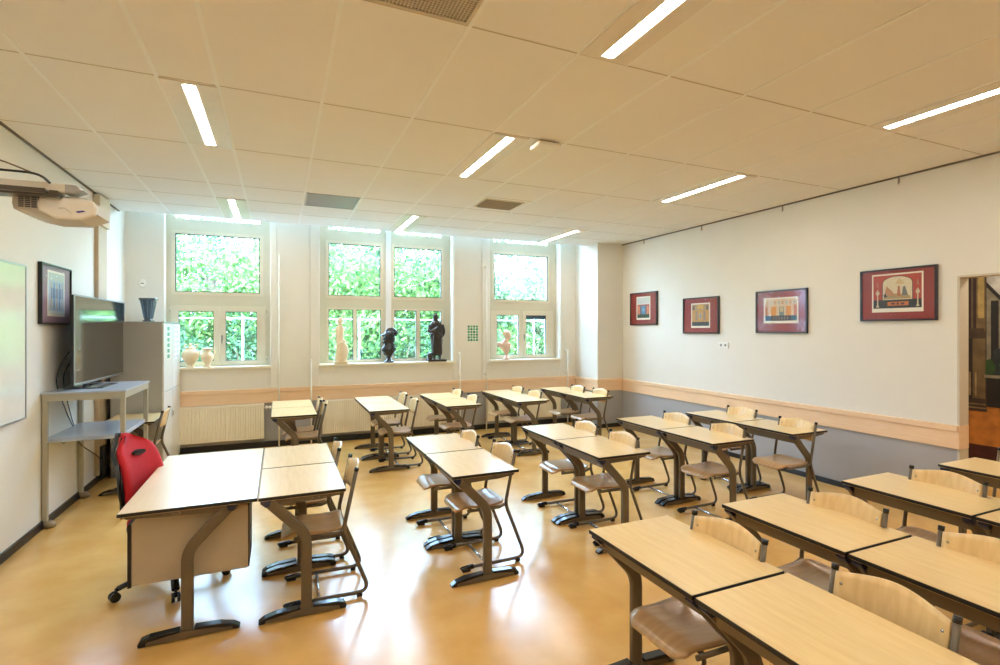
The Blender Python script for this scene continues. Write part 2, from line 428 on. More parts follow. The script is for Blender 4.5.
def make_desk(name, half=.348, topmat=TOPM, xd=.25, beam=True, legy=None):
    t = empty(name)
    b = newbm(); box(b, -xd+.003, xd-.003, -half+.003, half-.003, .7585, .7605); box(b, -xd+.004, xd-.004, -half+.004, half-.004, .738, .742)
    top = mk('tabletop', b, topmat, t)
    b = newbm(); box(b, -xd, xd, -half, half, .7405, .7588, bev=.0012); mk('edge_band', b, EDGEM, top)
    legy = legy or half-.028
    for y in (-legy, legy):
        l = mk('leg', leg_bm(y), FRAMEM, t)
        mk('foot', foot_base_bm(y), FRAMEM, l)
        mk('foot_cap', foot_cap_bm(y), CAPM, l)
        b = newbm(); prism(b, [(-.238, .738), (-.18, .738), (-.19, .70), (-.215, .698), (-.24, .722)], y-.022, y+.022, 'xz', bev=.004); mk('corner_cap', b, BLUECAP, l)
    if beam:
        b = newbm(); prism(b, [(-.205, .735), (-.180, .735), (-.150, .668), (-.180, .658)], -legy, legy, 'xz', bev=.002); mk('front_beam', b, FRAMEM, t)
    b = newbm()
    for y in (-legy, legy): prism(b, [(-.20, .738), (xd-.03, .738), (xd-.03, .722), (.10, .706), (-.16, .700)], y-.012, y+.012, 'xz')
    box(b, xd-.06, xd-.035, -legy, legy, .715, .738)
    mk('top_bracket', b, FRAMEM, t)
    b = newbm()
    for y in (-legy-.0125, legy+.0125):
        for x in (.05, .09, .13): ball(b, (x, y, .722), .004, seg=8)
    mk('screws', b, CHROME, t)['kind'] = 'stuff'
    return t

PAIRS = {  # key: (front x, centre y near, centre y far, where the pair stands)
    'Qa': (-.085, 6.765, 7.475, 'pair below the blank wall right of the cabinet-side window'),
    'Qb': (1.02, 6.735, 7.445, 'pair below the draped cream statuette'),
    'Qc': (2.005, 6.745, 7.455, 'pair below the robed bronze statue'),
    'Qd': (3.04, 6.755, 7.465, 'pair below the pale bust window'),
    'Qe': (4.125, 6.735, 7.445, 'pair in the corner by the pier'),
    'Ma': (-.112, 3.695, 4.405, 'pair butted against the teacher table'),
    'Mb': (1.08, 3.66, 4.37, 'middle-row pair across the aisle from the teacher table'),
    'Mc': (2.295, 3.705, 4.415, 'middle-row pair two from the long picture wall'),
    'Md': (3.495, 3.72, 4.43, 'middle-row pair one from the long picture wall'),
    'Me': (4.515, 3.725, 4.435, 'middle-row pair along the picture wall'),
    'Fa': (1.425, 1.115, 1.825, 'pair largest in view, cut by the bottom edge'),
    'Fb': (2.335, 1.13, 1.84, 'second pair behind the largest one'),
    'Fc': (3.425, 1.155, 1.865, 'third pair behind the largest one'),
    'Fd': (4.515, 1.145, 1.855, 'pair beside the doorway'),
}
DESKG = 'light topped school desks in pairs'
desk0 = make_desk('school_desk'); used = False
for k, (xf, yn, yf, lab) in PAIRS.items():
    for y, half in ((yf, 'windowward'), (yn, 'cameraward')):
        if k == 'Fd' and y == yn: continue
        if k == 'Fc' and y == yn: pass
        o = copy_tree(desk0) if used else desk0; used = True
        o.location = (xf+.25, y, 0)
        tag(o, ('desk nearer the windows, %s' if half == 'windowward' else 'desk farther from windows, %s') % lab, 'desk', DESKG)

# ------------------------------------------------------------------ school chair (origin: floor below the top of the back posts; front towards -x)
def make_chair():
    t = empty('school_chair')
    for y in (-.198, .198):
        b = newbm()
        path = fillet([(0, y, .845), (-.085, y, .452), (.085, y, .028), (-.40, y, .028)], [.05, .085], 6)
        sweep(b, path, .0135, .0105)
        fr = mk('side_frame', b, FRAMEM, t)
        b = newbm(); sweep(b, [(-.345, y, .030), (-.39, y, .028), (-.43, y, .024), (-.438, y, .018)], .019, .018); box(b, -.43, -.37, y-.017, y+.017, .004, .02)
        mk('foot_cap', b, CAPM, fr)
        b = newbm(); box(b, .0, .035, y-.014, y+.014, .003, .028, bev=.003); mk('rear_glide', b, CAPM, fr)
        b = newbm(); sweep(b, [(-.004, y, .83), (.001, y, .852)], .0155, .0125); mk('post_cap', b, CAPM, fr)
        b = newbm(); sweep(b, [(-.088, y, .450), (-.13, y, .436), (-.385, y*.93, .432)], .013, .010); mk('seat_support', b, FRAMEM, fr)
    b = newbm(); sweep(b, [(-.235, -.198, .026), (-.235, .198, .026)], .010); mk('crossbar', b, CHROME, t)
    b = newbm(); sweep(b, [(-.16, -.19, .434), (-.16, .19, .434)], .009, side=(0, 0, 1)); sweep(b, [(-.34, -.185, .431), (-.34, .185, .431)], .009, side=(0, 0, 1)); mk('seat_crossbar', b, FRAMEM, t)
    # seat: bent ply with waterfall front, shallow dish
    b = newbm(); nu, nv = 14, 12; th = .011
    def seat_pt(u, v):   # u 0 rear..1 front, v -1..1
        x = -.075 - u*.385
        z = .462 - .016*math.sin(PI*min(u/.75, 1))*(1-.5*abs(v)) - (.035*((u-.78)/.22)**2 if u > .78 else 0) + (.012*((.12-u)/.12) if u < .12 else 0)
        hw = .186 - .012*u
        cr = .045
        du = min(u, 1-u)*.385
        if du < cr: hw -= cr - math.sqrt(max(0, cr*cr-(cr-du)**2))
        return x, v*hw, z
    G = [[[b.verts.new(Vector(seat_pt(i/nu, -1+2*j/nv)) - Vector((0, 0, th*s))) for j in range(nv+1)] for i in range(nu+1)] for s in (0, 1)]
    for s in (0, 1):
        for i in range(nu):
            for j in range(nv):
                f = b.faces.new((G[s][i][j], G[s][i+1][j], G[s][i+1][j+1], G[s][i][j+1])); f.smooth = True
    for i in range(nu):
        for j in (0, nv): b.faces.new((G[0][i][j], G[0][i+1][j], G[1][i+1][j], G[1][i][j]))
    for j in range(nv):
        for i in (0, nu): b.faces.new((G[0][i][j], G[0][i][j+1], G[1][i][j+1], G[1][i][j]))
    mk('seat', b, SEATM, t)
    # backrest: curved ply, arched top, straight lower edge
    b = newbm(); nu, nv = 20, 8; th = .010
    def back_pt(u, v, s):
        y = u*.186
        zt = .828 + .030*(math.cos(PI*u*.92)*.5+.5)**.8; zb = .665 - .004*math.cos(PI*u/2)
        z = zb+(zt-zb)*v
        lean = (z-.845)*(.085/.393)
        x = lean - .012 + .034*(1-u*u) + s*th
        return x, y, z
    G = [[[b.verts.new(back_pt(-1+2*i/nu, j/nv, s)) for j in range(nv+1)] for i in range(nu+1)] for s in (0, 1)]
    for s in (0, 1):
        for i in range(nu):
            for j in range(nv):
                f = b.faces.new((G[s][i][j], G[s][i+1][j], G[s][i+1][j+1], G[s][i][j+1])); f.smooth = True
    for i in range(nu):
        for j in (0, nv): b.faces.new((G[0][i][j], G[0][i+1][j], G[1][i+1][j], G[1][i][j]))
    for j in range(nv):
        for i in (0, nu): b.faces.new((G[0][i][j], G[0][i][j+1], G[1][i][j+1], G[1][i][j]))
    br = mk('backrest', b, BACKM, t)
    b = newbm()
    for y in (-.165, .165):
        for z in (.70, .79): ball(b, ((z-.845)*.2163-.006, y, z), .006, sx=.5, seg=8)
    mk('rivets', b, CHROME, br)['kind'] = 'stuff'
    return t
chair0 = make_chair(); used = False
CH = [('Qa', .50, 7.19, 1), ('Qa', .53, 6.80, 0), ('Qb', 1.65, 7.33, 1), ('Qb', 1.645, 6.66, 0), ('Qc', 2.50, 7.40, 1), ('Qc', 2.49, 6.70, 0),
      ('Qd', 3.52, 7.41, 1), ('Qd', 3.515, 6.80, 0), ('Qe', 4.47, 7.13, 1), ('Qe', 4.545, 6.60, 0),
      ('Ma', .43, 4.29, 1), ('Ma', .475, 3.665, 0), ('Mb', 1.575, 4.31, 1), ('Mb', 1.645, 3.715, 0), ('Mc', 2.79, 4.29, 1), ('Mc', 2.79, 3.70, 0),
      ('Md', 3.985, 4.345, 1), ('Md', 3.965, 3.64, 0), ('Me', 4.98, 4.37, 1), ('Me', 4.85, 3.575, 0),
      ('Fa', 1.93, 1.775, 1), ('Fa', 1.985, 1.11, 0), ('Fb', 2.825, 1.80, 1), ('Fb', 2.82, 1.165, 0), ('Fc', 3.89, 1.85, 1), ('Fd', 5.10, 1.89, 1)]
for k, x, y, far in CH:
    o = copy_tree(chair0) if used else chair0; used = True
    o.location = (x, y, 0); o.rotation_euler = (0, 0, R if (R := random.uniform(-.03, .03)) else 0)
    tag(o, ('chair nearer the windows, %s' if far else 'chair farther from windows, %s') % PAIRS[k][3], 'chair', 'plywood school chairs with taupe sled frames')

# ------------------------------------------------------------------ teacher table with hanging drawer block
t = make_desk('teacher_table', half=.70, topmat=TTOPM, xd=.345, legy=.665)
for c in t.children:
    if c.name.split('.')[0] == 'leg': pass
t.location = (-.463, 4.06, 0); t.rotation_euler = (0, 0, PI)
tag(t, 'wide pale teacher table with a beige drawer block under one end', 'table')
# drawer block: lies under the near end (local frame is turned by 180 degrees)
PANELM = mat('drawer_beige', (178, 164, 140), .5, noise=.03)
b = newbm(); box(b, -.29, .300, .26, .60, .315, .70, bev=.003); db = mk('drawer_block', b, PANELM, t)
b = newbm(); box(b, .300, .318, .255, .605, .308, .665, bev=.002); mk('drawer_front', b, EDGEM, db)
b = newbm(); prism(b, [(.318, .665), (.30, .668), (.25, .728), (.268, .735)], .575, .606, 'xz'); mk('slide_strap', b, mat('blue_grey_strap', (70, 88, 120), .4), db)
b = newbm(); box(b, -.297, -.29, .265, .595, .32, .70); mk('rear_plate', b, mat('dark_brown_plate', (60, 46, 36), .5), db)

# ------------------------------------------------------------------ red office chair
t = thing('office_chair', 'red upholstered swivel chair with a slot in the back, at the teacher table', 'office chair', (-.685, 4.20, 0), -.38)
REDM = mat('red_fabric', (190, 12, 28), .75, noise=.12, scale=60, bump=.3)
b = newbm()
def pad(bm, f, nu, nv, mi=0):
    G = [[[bm.verts.new(f(i/nu, j/nv, s)) for j in range(nv+1)] for i in range(nu+1)] for s in (0, 1)]
    for s in (0, 1):
        for i in range(nu):
            for j in range(nv):
                q = bm.faces.new((G[s][i][j], G[s][i+1][j], G[s][i+1][j+1], G[s][i][j+1])); q.smooth = True; q.material_index = mi
    for i in range(nu):
        for j in (0, nv): q = bm.faces.new((G[0][i][j], G[0][i+1][j], G[1][i+1][j], G[1][i][j])); q.smooth = True; q.material_index = mi
    for j in range(nv):
        for i in (0, nu): q = bm.faces.new((G[0][i][j], G[0][i][j+1], G[1][i][j+1], G[1][i][j])); q.smooth = True; q.material_index = mi
def oback(front, back, shrink=0):
    def f(u, v, s):
        uu = -1+2*u; z = .52+.52*v
        hw = (.205 - .045*v*v - (.11*((v-.72)/.28)**3 if v > .72 else 0))*(1-shrink)
        y = uu*hw
        bulge = .035*math.sin(PI*min(max(v, .02), .98))**.6*math.cos(uu*PI/2)**.4 if s == 0 else 0
        zz = z - .035*uu*uu*max(0, (v-.6)/.4)
        wrap = .05*uu*uu
        lean = -.20 - .06*(v-.4)**2*2 - .10*v
        return (lean+wrap+(front+bulge if s == 0 else back), y, zz)
    return f
pad(b, oback(.015, -.012), 14, 16); o = mk('backrest', b, REDM, t)
# slot near the top of the back, rimmed in black
b = newbm()
def slot(u):
    a = 2*PI*u; c, s_ = math.cos(a), math.sin(a)
    return (-.27+.0*c, .060*c, .905+.018*s_)
sec = [Vector(slot(k/18)) for k in range(19)]
prism(b, [(p.y, p.z) for p in sec[:-1]], -.29, -.222, 'yz'); mk('slot', b, mat('slot_black', (20, 8, 8), .8), o)
b = newbm(); pad(b, oback(-.014, -.045, -.03), 14, 16); mk('back_shell', b, CAPM, t)
b = newbm()
def seatf(u, v, s):
    a, c = -1+2*u, -1+2*v
    r = 1/max(1, (abs(a)**4+abs(c)**4)**.25)
    return (.02+a*r*.235, c*r*.235, (.50-.02*(a*a+c*c)*.6) if s == 0 else .44)
pad(b, seatf, 12, 12); mk('seat', b, REDM, t)
b = newbm()
def seats(u, v, s):
    x, y, z = seatf(u, v, s); return (x*1.01, y*1.01, .445 if s == 0 else .42)
pad(b, seats, 12, 12); mk('seat_shell', b, CAPM, t)
b = newbm(); sweep(b, fillet([(-.10, 0, .43), (-.24, 0, .42), (-.29, 0, .60), (-.305, 0, .70)], .06), .012, .035); mk('back_bar', b, CAPM, t)
b = newbm(); sweep(b, [(0, 0, .10), (0, 0, .26)], .032, seg=12); sweep(b, [(0, 0, .26), (0, 0, .43)], .016, seg=12); mk('gas_column', b, CAPM, t)
for k in range(5):
    a = math.radians(16+72*k) ; dx, dy = math.cos(a), math.sin(a)
    b = newbm(); sweep(b, [(dx*.03, dy*.03, .125), (dx*.18, dy*.18, .105), (dx*.325, dy*.325, .075)], .016, .024, side=(-dy, dx, 0)); l = mk('base_arm', b, CAPM, t)
    b = newbm()
    for s in (-1, 1):
        c = Vector((dx*.34-dy*.016*s, dy*.34+dx*.016*s, .03))
        sweep(b, [c-Vector((-dy, dx, 0))*.009, c+Vector((-dy, dx, 0))*.009], .03, seg=14, side=(0, 0, 1))
    sweep(b, [(dx*.335, dy*.335, .03), (dx*.33, dy*.33, .08)], .01)
    mk('caster', b, CAPM, l)
for s in (-1, 1):
    b = newbm(); sweep(b, fillet([(-.20, s*.212, .60), (-.215, s*.218, .72), (-.235, s*.198, .86)], .03), .010, .014); mk('side_strut', b, CAPM, t)

# ------------------------------------------------------------------ television table
TF = mat('beige_steel', (172, 167, 148), .4, noise=.03)
TT = mat('grey_blue_top', (176, 184, 196), .28, noise=.03, coat=.3)
t = thing('av_table', 'tall beige steel table with a lower shelf by the left wall', 'table', (-1.62, 6.21, 0))
hx, hy = .285, .445
for sx in (-1, 1):
    for sy in (-1, 1):
        b = newbm(); box(b, sx*hx-.019, sx*hx+.019, sy*hy-.019, sy*hy+.019, .03, 1.165, bev=.003); l = mk('leg', b, TF, t)
        b = newbm()
        if sx < 0: loft(b, [(sx*hx+.03, sy*hy, .005, .04, .034), (sx*hx+.03, sy*hy, .03, .05, .04), (sx*hx+.02, sy*hy, .06, .035, .03)], 14)
        else: loft(b, [(sx*hx, sy*hy, 0, .02, .02), (sx*hx, sy*hy, .032, .02, .02)], 12)
        mk('foot', b, mat('foot_plastic', (150, 132, 104), .5), l)
b = newbm(); plate(b, -hx-.02, hx+.02, -hy-.02, hy+.02, [(-hx+.02, hx-.02, -hy+.02, hy-.02)], 1.125, 1.185, 'xy'); mk('top_rail', b, TF, t)
b = newbm(); box(b, -hx-.03, hx+.03, -hy-.03, hy+.03, 1.185, 1.203, bev=.003); mk('tabletop', b, [TT], t)
b = newbm(); box(b, -hx-.005, hx-.005, -hy+.0, hy-.01, .775, .792, bev=.002); plate(b, -hx, hx, -hy-.012, hy+.0, [(-hx+.02, hx-.02, -hy+.01, hy-.02)], .758, .775, 'xy'); mk('shelf', b, TT, t)

# television
SCRM = mat('tv_screen', (14, 14, 17), .06, spec=.8, coat=1)
t = thing('television', 'large flat television on the tall table, reflecting a window', 'television', (-1.728, 6.675, 1.2035))
t.rotation_euler = (0, 0, -.022)
b = newbm(); box(b, -.03, 0, -.765, .765, .035, .885, bev=.004); body = mk('body', b, mat('tv_black', (20, 16, 18), .35), t)
b = newbm(); box(b, -.055, -.03, -.45, .45, .12, .62, bev=.01); mk('rear_cover', b, mat('tv_black', (20, 16, 18), .35), body)
b = newbm(); box(b, .0003, .004, -.752, .752, .055, .873); mk('screen', b, SCRM, body)
b = newbm(); plate(b, -.768, .768, .032, .888, [(-.752, .752, .055, .873)], 0, .006, 'yz'); mk('bezel', b, ALU, body)
b = newbm(); box(b, -.035, -.005, -.44, -.32, .008, .05); box(b, -.035, -.005, -.06, .0, .008, .05); 
sweep(b, [(-.02, -.38, .02), (-.02, -.03, .02)], .008, .012, side=(1, 0, 0)); mk('stand_neck', b, CAPM, t)
b = newbm(); box(b, -.10, .20, -.70, -.24, 0, .010, bev=.003); mk('stand_base', b, mat('tv_base', (36, 40, 50), .15, coat=.8), t)

def cable(name, pts, r, label, m=CAPM, group='black cables behind the television'):
    b = newbm(); P = [Vector(p) for p in pts]; out = []
    for i in range(len(P)-1):
        a, p, q, d = P[max(i-1, 0)], P[i], P[i+1], P[min(i+2, len(P)-1)]
        for k in range(6):
            s = k/6
            out.append(.5*((2*p)+(q-a)*s+(2*a-5*p+4*q-d)*s*s+(3*p-a-3*q+d)*s**3))
    out.append(P[-1]); sweep(b, out, r, seg=6)
    return tag(mk(name, b, m), label, 'cable', group)
cable('cable', [(-1.77, 6.0, 1.60), (-1.85, 5.95, 1.45), (-1.90, 6.0, 1.28), (-1.905, 6.12, 1.12), (-1.90, 6.25, .95), (-1.90, 6.4, .80), (-1.90, 6.5, .70)], .005, 'thick black cable looping down from the television top-most of three')
cable('cable', [(-1.77, 6.0, 1.50), (-1.87, 6.1, 1.36), (-1.905, 6.2, 1.2), (-1.90, 6.3, 1.0), (-1.905, 6.45, .80), (-1.90, 6.55, .72)], .004, 'thin black cable dropping straight behind the tall table')
cable('cable', [(-1.905, 6.45, .74), (-1.88, 6.5, .62), (-1.89, 6.7, .52), (-1.88, 7.0, .38), (-1.88, 7.2, .28)], .005, 'black cable running below the table shelf to the black socket box')
cable('cable', [(-1.89, 6.05, .78), (-1.88, 6.1, .68), (-1.89, 6.3, .70), (-1.89, 6.7, .60), (-1.88, 7.2, .66)], .004, 'looped black cable hanging just under the table shelf')
t = thing('power_strip', 'upright black power strip on the wall beside the grey cabinet', 'power strip', (XL, 7.31, 0))
b = newbm(); box(b, .0, .03, -.03, .03, .42, 1.72, bev=.004); mk('body', b, CAPM, t)
b = newbm(); box(b, .002, .07, -.10, .04, .07, .42, bev=.008); mk('box', b, CAPM, t)
# beige trunking on the left wall
t = thing('cable_duct', 'beige vertical cable duct running up to the ceiling', 'duct', (XL, 7.33, 0))
DUCTM = mat('duct_beige', (196, 176, 146), .5)
b = newbm(); box(b, 0, .04, -.16, .15, .09, 2.98, bev=.004); mk('casing', b, DUCTM, t)
b = newbm(); box(b, 0, .07, -.22, .15, 2.96, 3.30, bev=.006); mk('head_box', b, mat('duct_light', (214, 198, 170), .5), t)

# framed picture on left wall, whiteboard
FRB = mat('frame_dark', (34, 18, 16), .3)
MATR = mat('maroon_mat', (142, 42, 30), .6, noise=.05)
PAPER = mat('print_paper', (234, 226, 206), .6)
def art(bm, rects, w, h, x):
    """rects: (y0,y1,z0,z1,mat index) in 0..1, y measured left to right in the picture; drawn proud of the sheet"""
    pass
def picture(name, label, wall, yc, zc, w, h, mw, mh, off, draw, group, matm=MATR, fr=FRB, fw=.018):
    """w,h outer size; mw,mh paper size; wall -1 left, +1 right.  local: x out of the wall, y to the viewer's right"""
    if wall > 0: loc, rz = (XR, yc, zc), PI
    else: loc, rz = (XL, yc, zc), 0
    t = thing(name, label, 'picture', loc, rz, group)
    # viewer facing the wall: local +y is viewer's left on the right wall (rz=pi), and on the left wall too
    b = newbm(); plate(b, -w/2, w/2, -h/2, h/2, [(-w/2+fw, w/2-fw, -h/2+fw, h/2-fw)], .002, .032, 'yz'); mk('frame', b, fr, t)
    b = newbm(); box(b, .003, .018, -w/2+.01, w/2-.01, -h/2+.01, h/2-.01); mk('mount', b, matm, t)
    pw, ph = mw, mh; oy, oz = off
    b = newbm(); box(b, .018, .0195, oy-pw/2, oy+pw/2, oz-ph/2, oz+ph/2)
    mats = [PAPER]; idx = {}
    lvl = [.0196]
    def shape(poly, rgb):
        key = tuple(rgb)
        if key not in idx: idx[key] = len(mats); mats.append(mat('ink_%d_%d_%d' % key, rgb, .6, noise=.12, scale=40))
        # u 0..1 left to right as seen, v 0..1 bottom to top
        vs = [b.verts.new((lvl[0], oy+pw/2-u*pw, oz-ph/2+v*ph)) for u, v in poly]
        f = b.faces.new(vs); f.material_index = idx[key]
        lvl[0] += .00012
    draw(shape); mk('print', b, mats, t)
    b = newbm(); box(b, .0265, .028, -w/2+fw, w/2-fw, -h/2+fw, h/2-fw); mk('glass', b, PICGL, t)
    return t
def rect(a, c, d, e): return [(a, d), (c, d), (c, e), (a, e)]
def arch(a, c, d, e, n=12):
    m = (a+c)/2; r = (c-a)/2; base = e-.28*(e-d)
    return [(a, d), (c, d)] + [(m+r*math.cos(PI*k/n), base+(e-base)*math.sin(PI*k/n)) for k in range(n+1)]
def draw1(s):
    s(rect(.06, .94, .08, .66), (176, 92, 70)); s(rect(.06, .94, .68, .95), (206, 208, 200)); s(rect(.06, .94, .08, .24), (52, 84, 66))
    s(rect(.36, .64, .24, .60), (86, 140, 180)); s(rect(.10, .26, .24, .58), (214, 128, 92)); s(rect(.74, .90, .24, .58), (214, 128, 92)); s(rect(.27, .35, .24, .66), (96, 108, 116)); s(rect(.65, .73, .24, .66), (96, 108, 116)); s(rect(.40, .60, .36, .50), (120, 170, 200))
    for k in range(6): s(rect(.10+k*.14, .14+k*.14, .10, .20), (30, 50, 44))
def draw2(s):
    s(rect(.05, .95, .08, .95), (196, 148, 78)); s(rect(.05, .95, .72, .95), (170, 146, 110)); s(rect(.05, .95, .08, .24), (46, 56, 62)); s(rect(.34, .66, .76, .93), (212, 164, 80))
    s(rect(.24, .34, .30, .68), (150, 130, 120)); s(rect(.66, .76, .30, .68), (150, 130, 120)); s(rect(.42, .58, .36, .62), (196, 160, 116)); s(rect(.46, .54, .40, .56), (120, 150, 160)); s(rect(.08, .20, .72, .90), (120, 96, 82)); s(rect(.80, .92, .72, .90), (120, 96, 82))
    for k in range(7): s(rect(.08+k*.125, .13+k*.125, .10, .18+.04*(k % 2)), (70, 78, 80))
def draw3(s):
    s(rect(.04, .96, .10, .94), (216, 190, 152)); s(rect(.04, .96, .10, .30), (58, 54, 60)); s(rect(.04, .20, .10, .30), (46, 92, 110)); s(rect(.80, .96, .10, .30), (46, 92, 130))
    s(rect(.20, .34, .30, .66), (222, 148, 66)); s(rect(.62, .78, .30, .66), (222, 148, 66)); s(rect(.40, .54, .30, .64), (120, 132, 120)); s(rect(.42, .52, .44, .62), (200, 180, 130)); s(rect(.04, .12, .30, .70), (190, 112, 80)); s(rect(.88, .96, .30, .70), (190, 112, 80))
    for k in range(8): s(rect(.08+k*.11, .14+k*.11, .74, .86), (200, 150, 112) if k % 2 else (176, 176, 160))
    for k in range(6): s(rect(.28+k*.08, .31+k*.08, .14, .26), (150, 130, 110))
def draw4(s):
    s(rect(.03, .97, .10, .96), (176, 60, 40)); s(rect(.03, .97, .10, .32), (30, 28, 30)); s(arch(.19, .79, .30, .93), (70, 60, 54)); s(arch(.205, .775, .32, .915), (216, 202, 168))
    s([(.22, .34), (.76, .34), (.74, .44), (.5, .48), (.26, .42)], (168, 142, 98)); s([(.28, .42), (.34, .66), (.38, .64), (.40, .42)], (110, 110, 112)); s([(.42, .40), (.44, .68), (.48, .66), (.49, .42)], (176, 104, 66))
    s([(.52, .44), (.62, .58), (.70, .68), (.73, .50), (.66, .42)], (184, 128, 84)); s([(.34, .72), (.44, .86), (.52, .76), (.46, .70)], (206, 176, 130)); s([(.68, .40), (.72, .50), (.76, .44), (.75, .38)], (66, 56, 60))
    s(rect(.27, .68, .165, .265), (206, 112, 38)); s(rect(.35, .42, .19, .24), (90, 50, 60)); s(rect(.53, .61, .19, .24), (90, 50, 60)); s(rect(.455, .50, .18, .25), (110, 60, 40))
    for u in (.10, .88):
        s([(u-.035, .13), (u+.035, .13), (u+.012, .20), (u+.012, .44), (u+.045, .50), (u, .60), (u-.045, .50), (u-.012, .44), (u-.012, .20)], (206, 190, 150)); s([(u-.02, .66), (u+.02, .66), (u+.01, .80), (u-.01, .80)], (170, 120, 90))
PG = 'red matted pictures on the long wall'
picture('framed_picture', 'smallest red matted picture nearest the corner pier, with blue centre panel', 1, 7.10, 2.125, .70, .565, .36, .40, (0, .01), draw1, PG)
picture('framed_picture', 'square red matted picture with an ochre print above the wall socket', 1, 5.80, 1.975, .70, .54, .37, .37, (0, .0), draw2, PG)
picture('framed_picture', 'wide red matted picture with an orange panelled wall scene', 1, 4.475, 1.99, .71, .54, .48, .325, (0, .015), draw3, PG)
picture('framed_picture', 'largest looking red matted picture beside the doorway, with an arched scene', 1, 3.165, 2.12, .70, .535, .47, .395, (.0, .02), draw4, PG)
def draw0(s):
    s(rect(.05, .95, .05, .95), (176, 196, 206)); s(rect(.05, .95, .78, .95), (196, 206, 192)); s(rect(.05, .95, .05, .12), (220, 224, 214))
    for k in range(5): s(rect(.12+k*.16, .20+k*.16, .16, .74), (130, 156, 184) if k % 2 else (196, 178, 160))
    for k in range(8): s(rect(.14+k*.09, .19+k*.09, .40, .62), (110, 130, 160))
picture('framed_picture', 'narrow dark framed print on the left wall above the television', -1, 6.03, 2.085, .70, .545, .40, .42, (0, .01), draw0, None, matm=mat('mat_reflection_tint', (150, 116, 126), .5), fr=mat('frame_black', (16, 14, 15), .3), fw=.014)  # mat colour lightened and tinted purple to include a reflection

t = thing('whiteboard', 'glossy whiteboard with aluminium rim on the left wall', 'whiteboard', (XL, 3.9, 1.66))
b = newbm(); box(b, .012, .03, -1.60, 1.462, -.61, .61); mk('panel', b, mat('whiteboard_enamel', (232, 230, 222), .12, coat=.6), t)
b = newbm(); plate(b, -1.615, 1.478, -.625, .625, [(-1.60, 1.462, -.61, .61)], 0, .034, 'yz'); mk('frame', b, ALU, t)
b = newbm(); box(b, .034, .06, .9, .96, .61, .635, bev=.004); mk('clip', b, GASK, t)

# ------------------------------------------------------------------ projector on wall arm
t = thing('projector_mount', 'cream wall boom carrying the projector', 'bracket', (XL, 3.33, 2.5))
b = newbm(); box(b, 0, .96, -.035, .035, -.035, .012, bev=.008); mk('beam', b, mat('arm_cream', (222, 214, 196), .4), t)
b = newbm(); box(b, 0, .02, -.12, .12, -.15, .15, bev=.004); mk('wall_plate', b, mat('arm_cream', (222, 214, 196), .4), t)
b = newbm(); box(b, .62, .90, -.05, .05, -.062, -.045, bev=.003)
for x in (.64, .72, .80, .86): box(b, x, x+.035, -.05, .05, -.048, -.03, bev=.002)
box(b, .62, .86, -.10, -.085, -.058, -.035); mk('adjuster', b, mat('adjuster_grey', (92, 86, 78), .35, metal=.6), t)
b = newbm(); prism(b, [(.92, .008), (.97, .008), (1.0, -.018), (.96, -.038), (.92, -.038)], -.04, .04, 'xz', bev=.006); mk('end_hood', b, ALU, t)
PRJ = mat('projector_grey', (196, 190, 178), .4); PRW = mat('projector_cream', (232, 226, 212), .35)
t = thing('projector', 'short throw projector hanging from the wall arm', 'projector', (-1.06, 3.44, 2.405)); t.scale = (.87, .8, .88)
b = newbm(); prism(b, [(-.205, .062), (.14, .060), (.19, .03), (.19, -.03), (.10, -.072), (-.05, -.078), (-.14, -.060), (-.20, -.035), (-.208, 0)], -.12, .20, 'xz', bev=.012); mk('body', b, PRJ, t)
b = newbm(); prism(b, [(-.07, .040), (.12, .052), (.185, .035), (.205, .0), (.195, -.045), (.12, -.078), (.0, -.080), (-.075, -.040), (-.085, .0)], -.150, -.115, 'xz', bev=.012); mk('snout', b, PRW, t)
b = newbm()
for j in range(4):
    x = -.175+j*.030
    for i in range(6): box(b, x, x+.024, -.1235, -.119, -.022+i*.011, -.015+i*.011)
mk('vent', b, mat('projector_vent', (84, 76, 78), .5), t)
b = newbm(); prism(b, [(.10, -.032), (.135, -.024), (.15, -.030), (.11, -.040)], -.1522, -.149, 'xz'); mk('logo', b, mat('logo_blue', (60, 60, 150), .4), t)
b = newbm(); sweep(b, [(.02, -.1515, -.02), (.05, -.1515, -.016), (.085, -.1515, -.05)], .0015); mk('seam', b, PRJ, t)
cable('cable', [(-1.93, 3.2, 2.62), (-1.6, 3.24, 2.56), (-1.3, 3.26, 2.545), (-1.12, 3.26, 2.54), (-1.06, 3.27, 2.50)], .006, 'black cable lying along the projector arm', group='projector cables')
cable('cable', [(-1.93, 3.22, 2.52), (-1.55, 3.24, 2.60), (-1.3, 3.26, 2.60), (-1.14, 3.28, 2.55)], .004, 'thin brown cable arched over the projector arm', mat('cable_brown', (120, 96, 70), .5), group='projector cables')

# ------------------------------------------------------------------ cabinet, its desk, vase
CABM = mat('cabinet_grey', (176, 174, 168), .4, noise=.02); CABD = mat('cabinet_door_white', (226, 224, 216), .3)
t = thing('storage_cabinet', 'tall grey steel cabinet with white doors and two notice sheets', 'cabinet', (-1.307, 7.90, 0), -.015)
b = newbm(); box(b, -.52, 0, -.52, .515, .0, 1.85, bev=.004); mk('body', b, CABM, t)
for z0, z1 in ((.03, .985), (.995, 1.835)):
    for k, (y0, y1) in enumerate(((-.512, -.003), (.003, .508))):
        b = newbm(); box(b, .0005, .018, y0, y1, z0, z1, bev=.003); d = mk('door', b, CABD, t)
        if k == 0 and z0 < .5:
            b = newbm(); box(b, .018, .022, -.05, -.03, .62, .72); sweep(b, [(.03, -.04, .64), (.035, -.04, .70)], .006); mk('handle', b, ALU, d)
b = newbm(); box(b, -.53, .02, -.525, .52, 1.851, 1.862); mk('top_panel', b, mat('cabinet_glass_top', (190, 200, 204), .2, coat=.5), t)
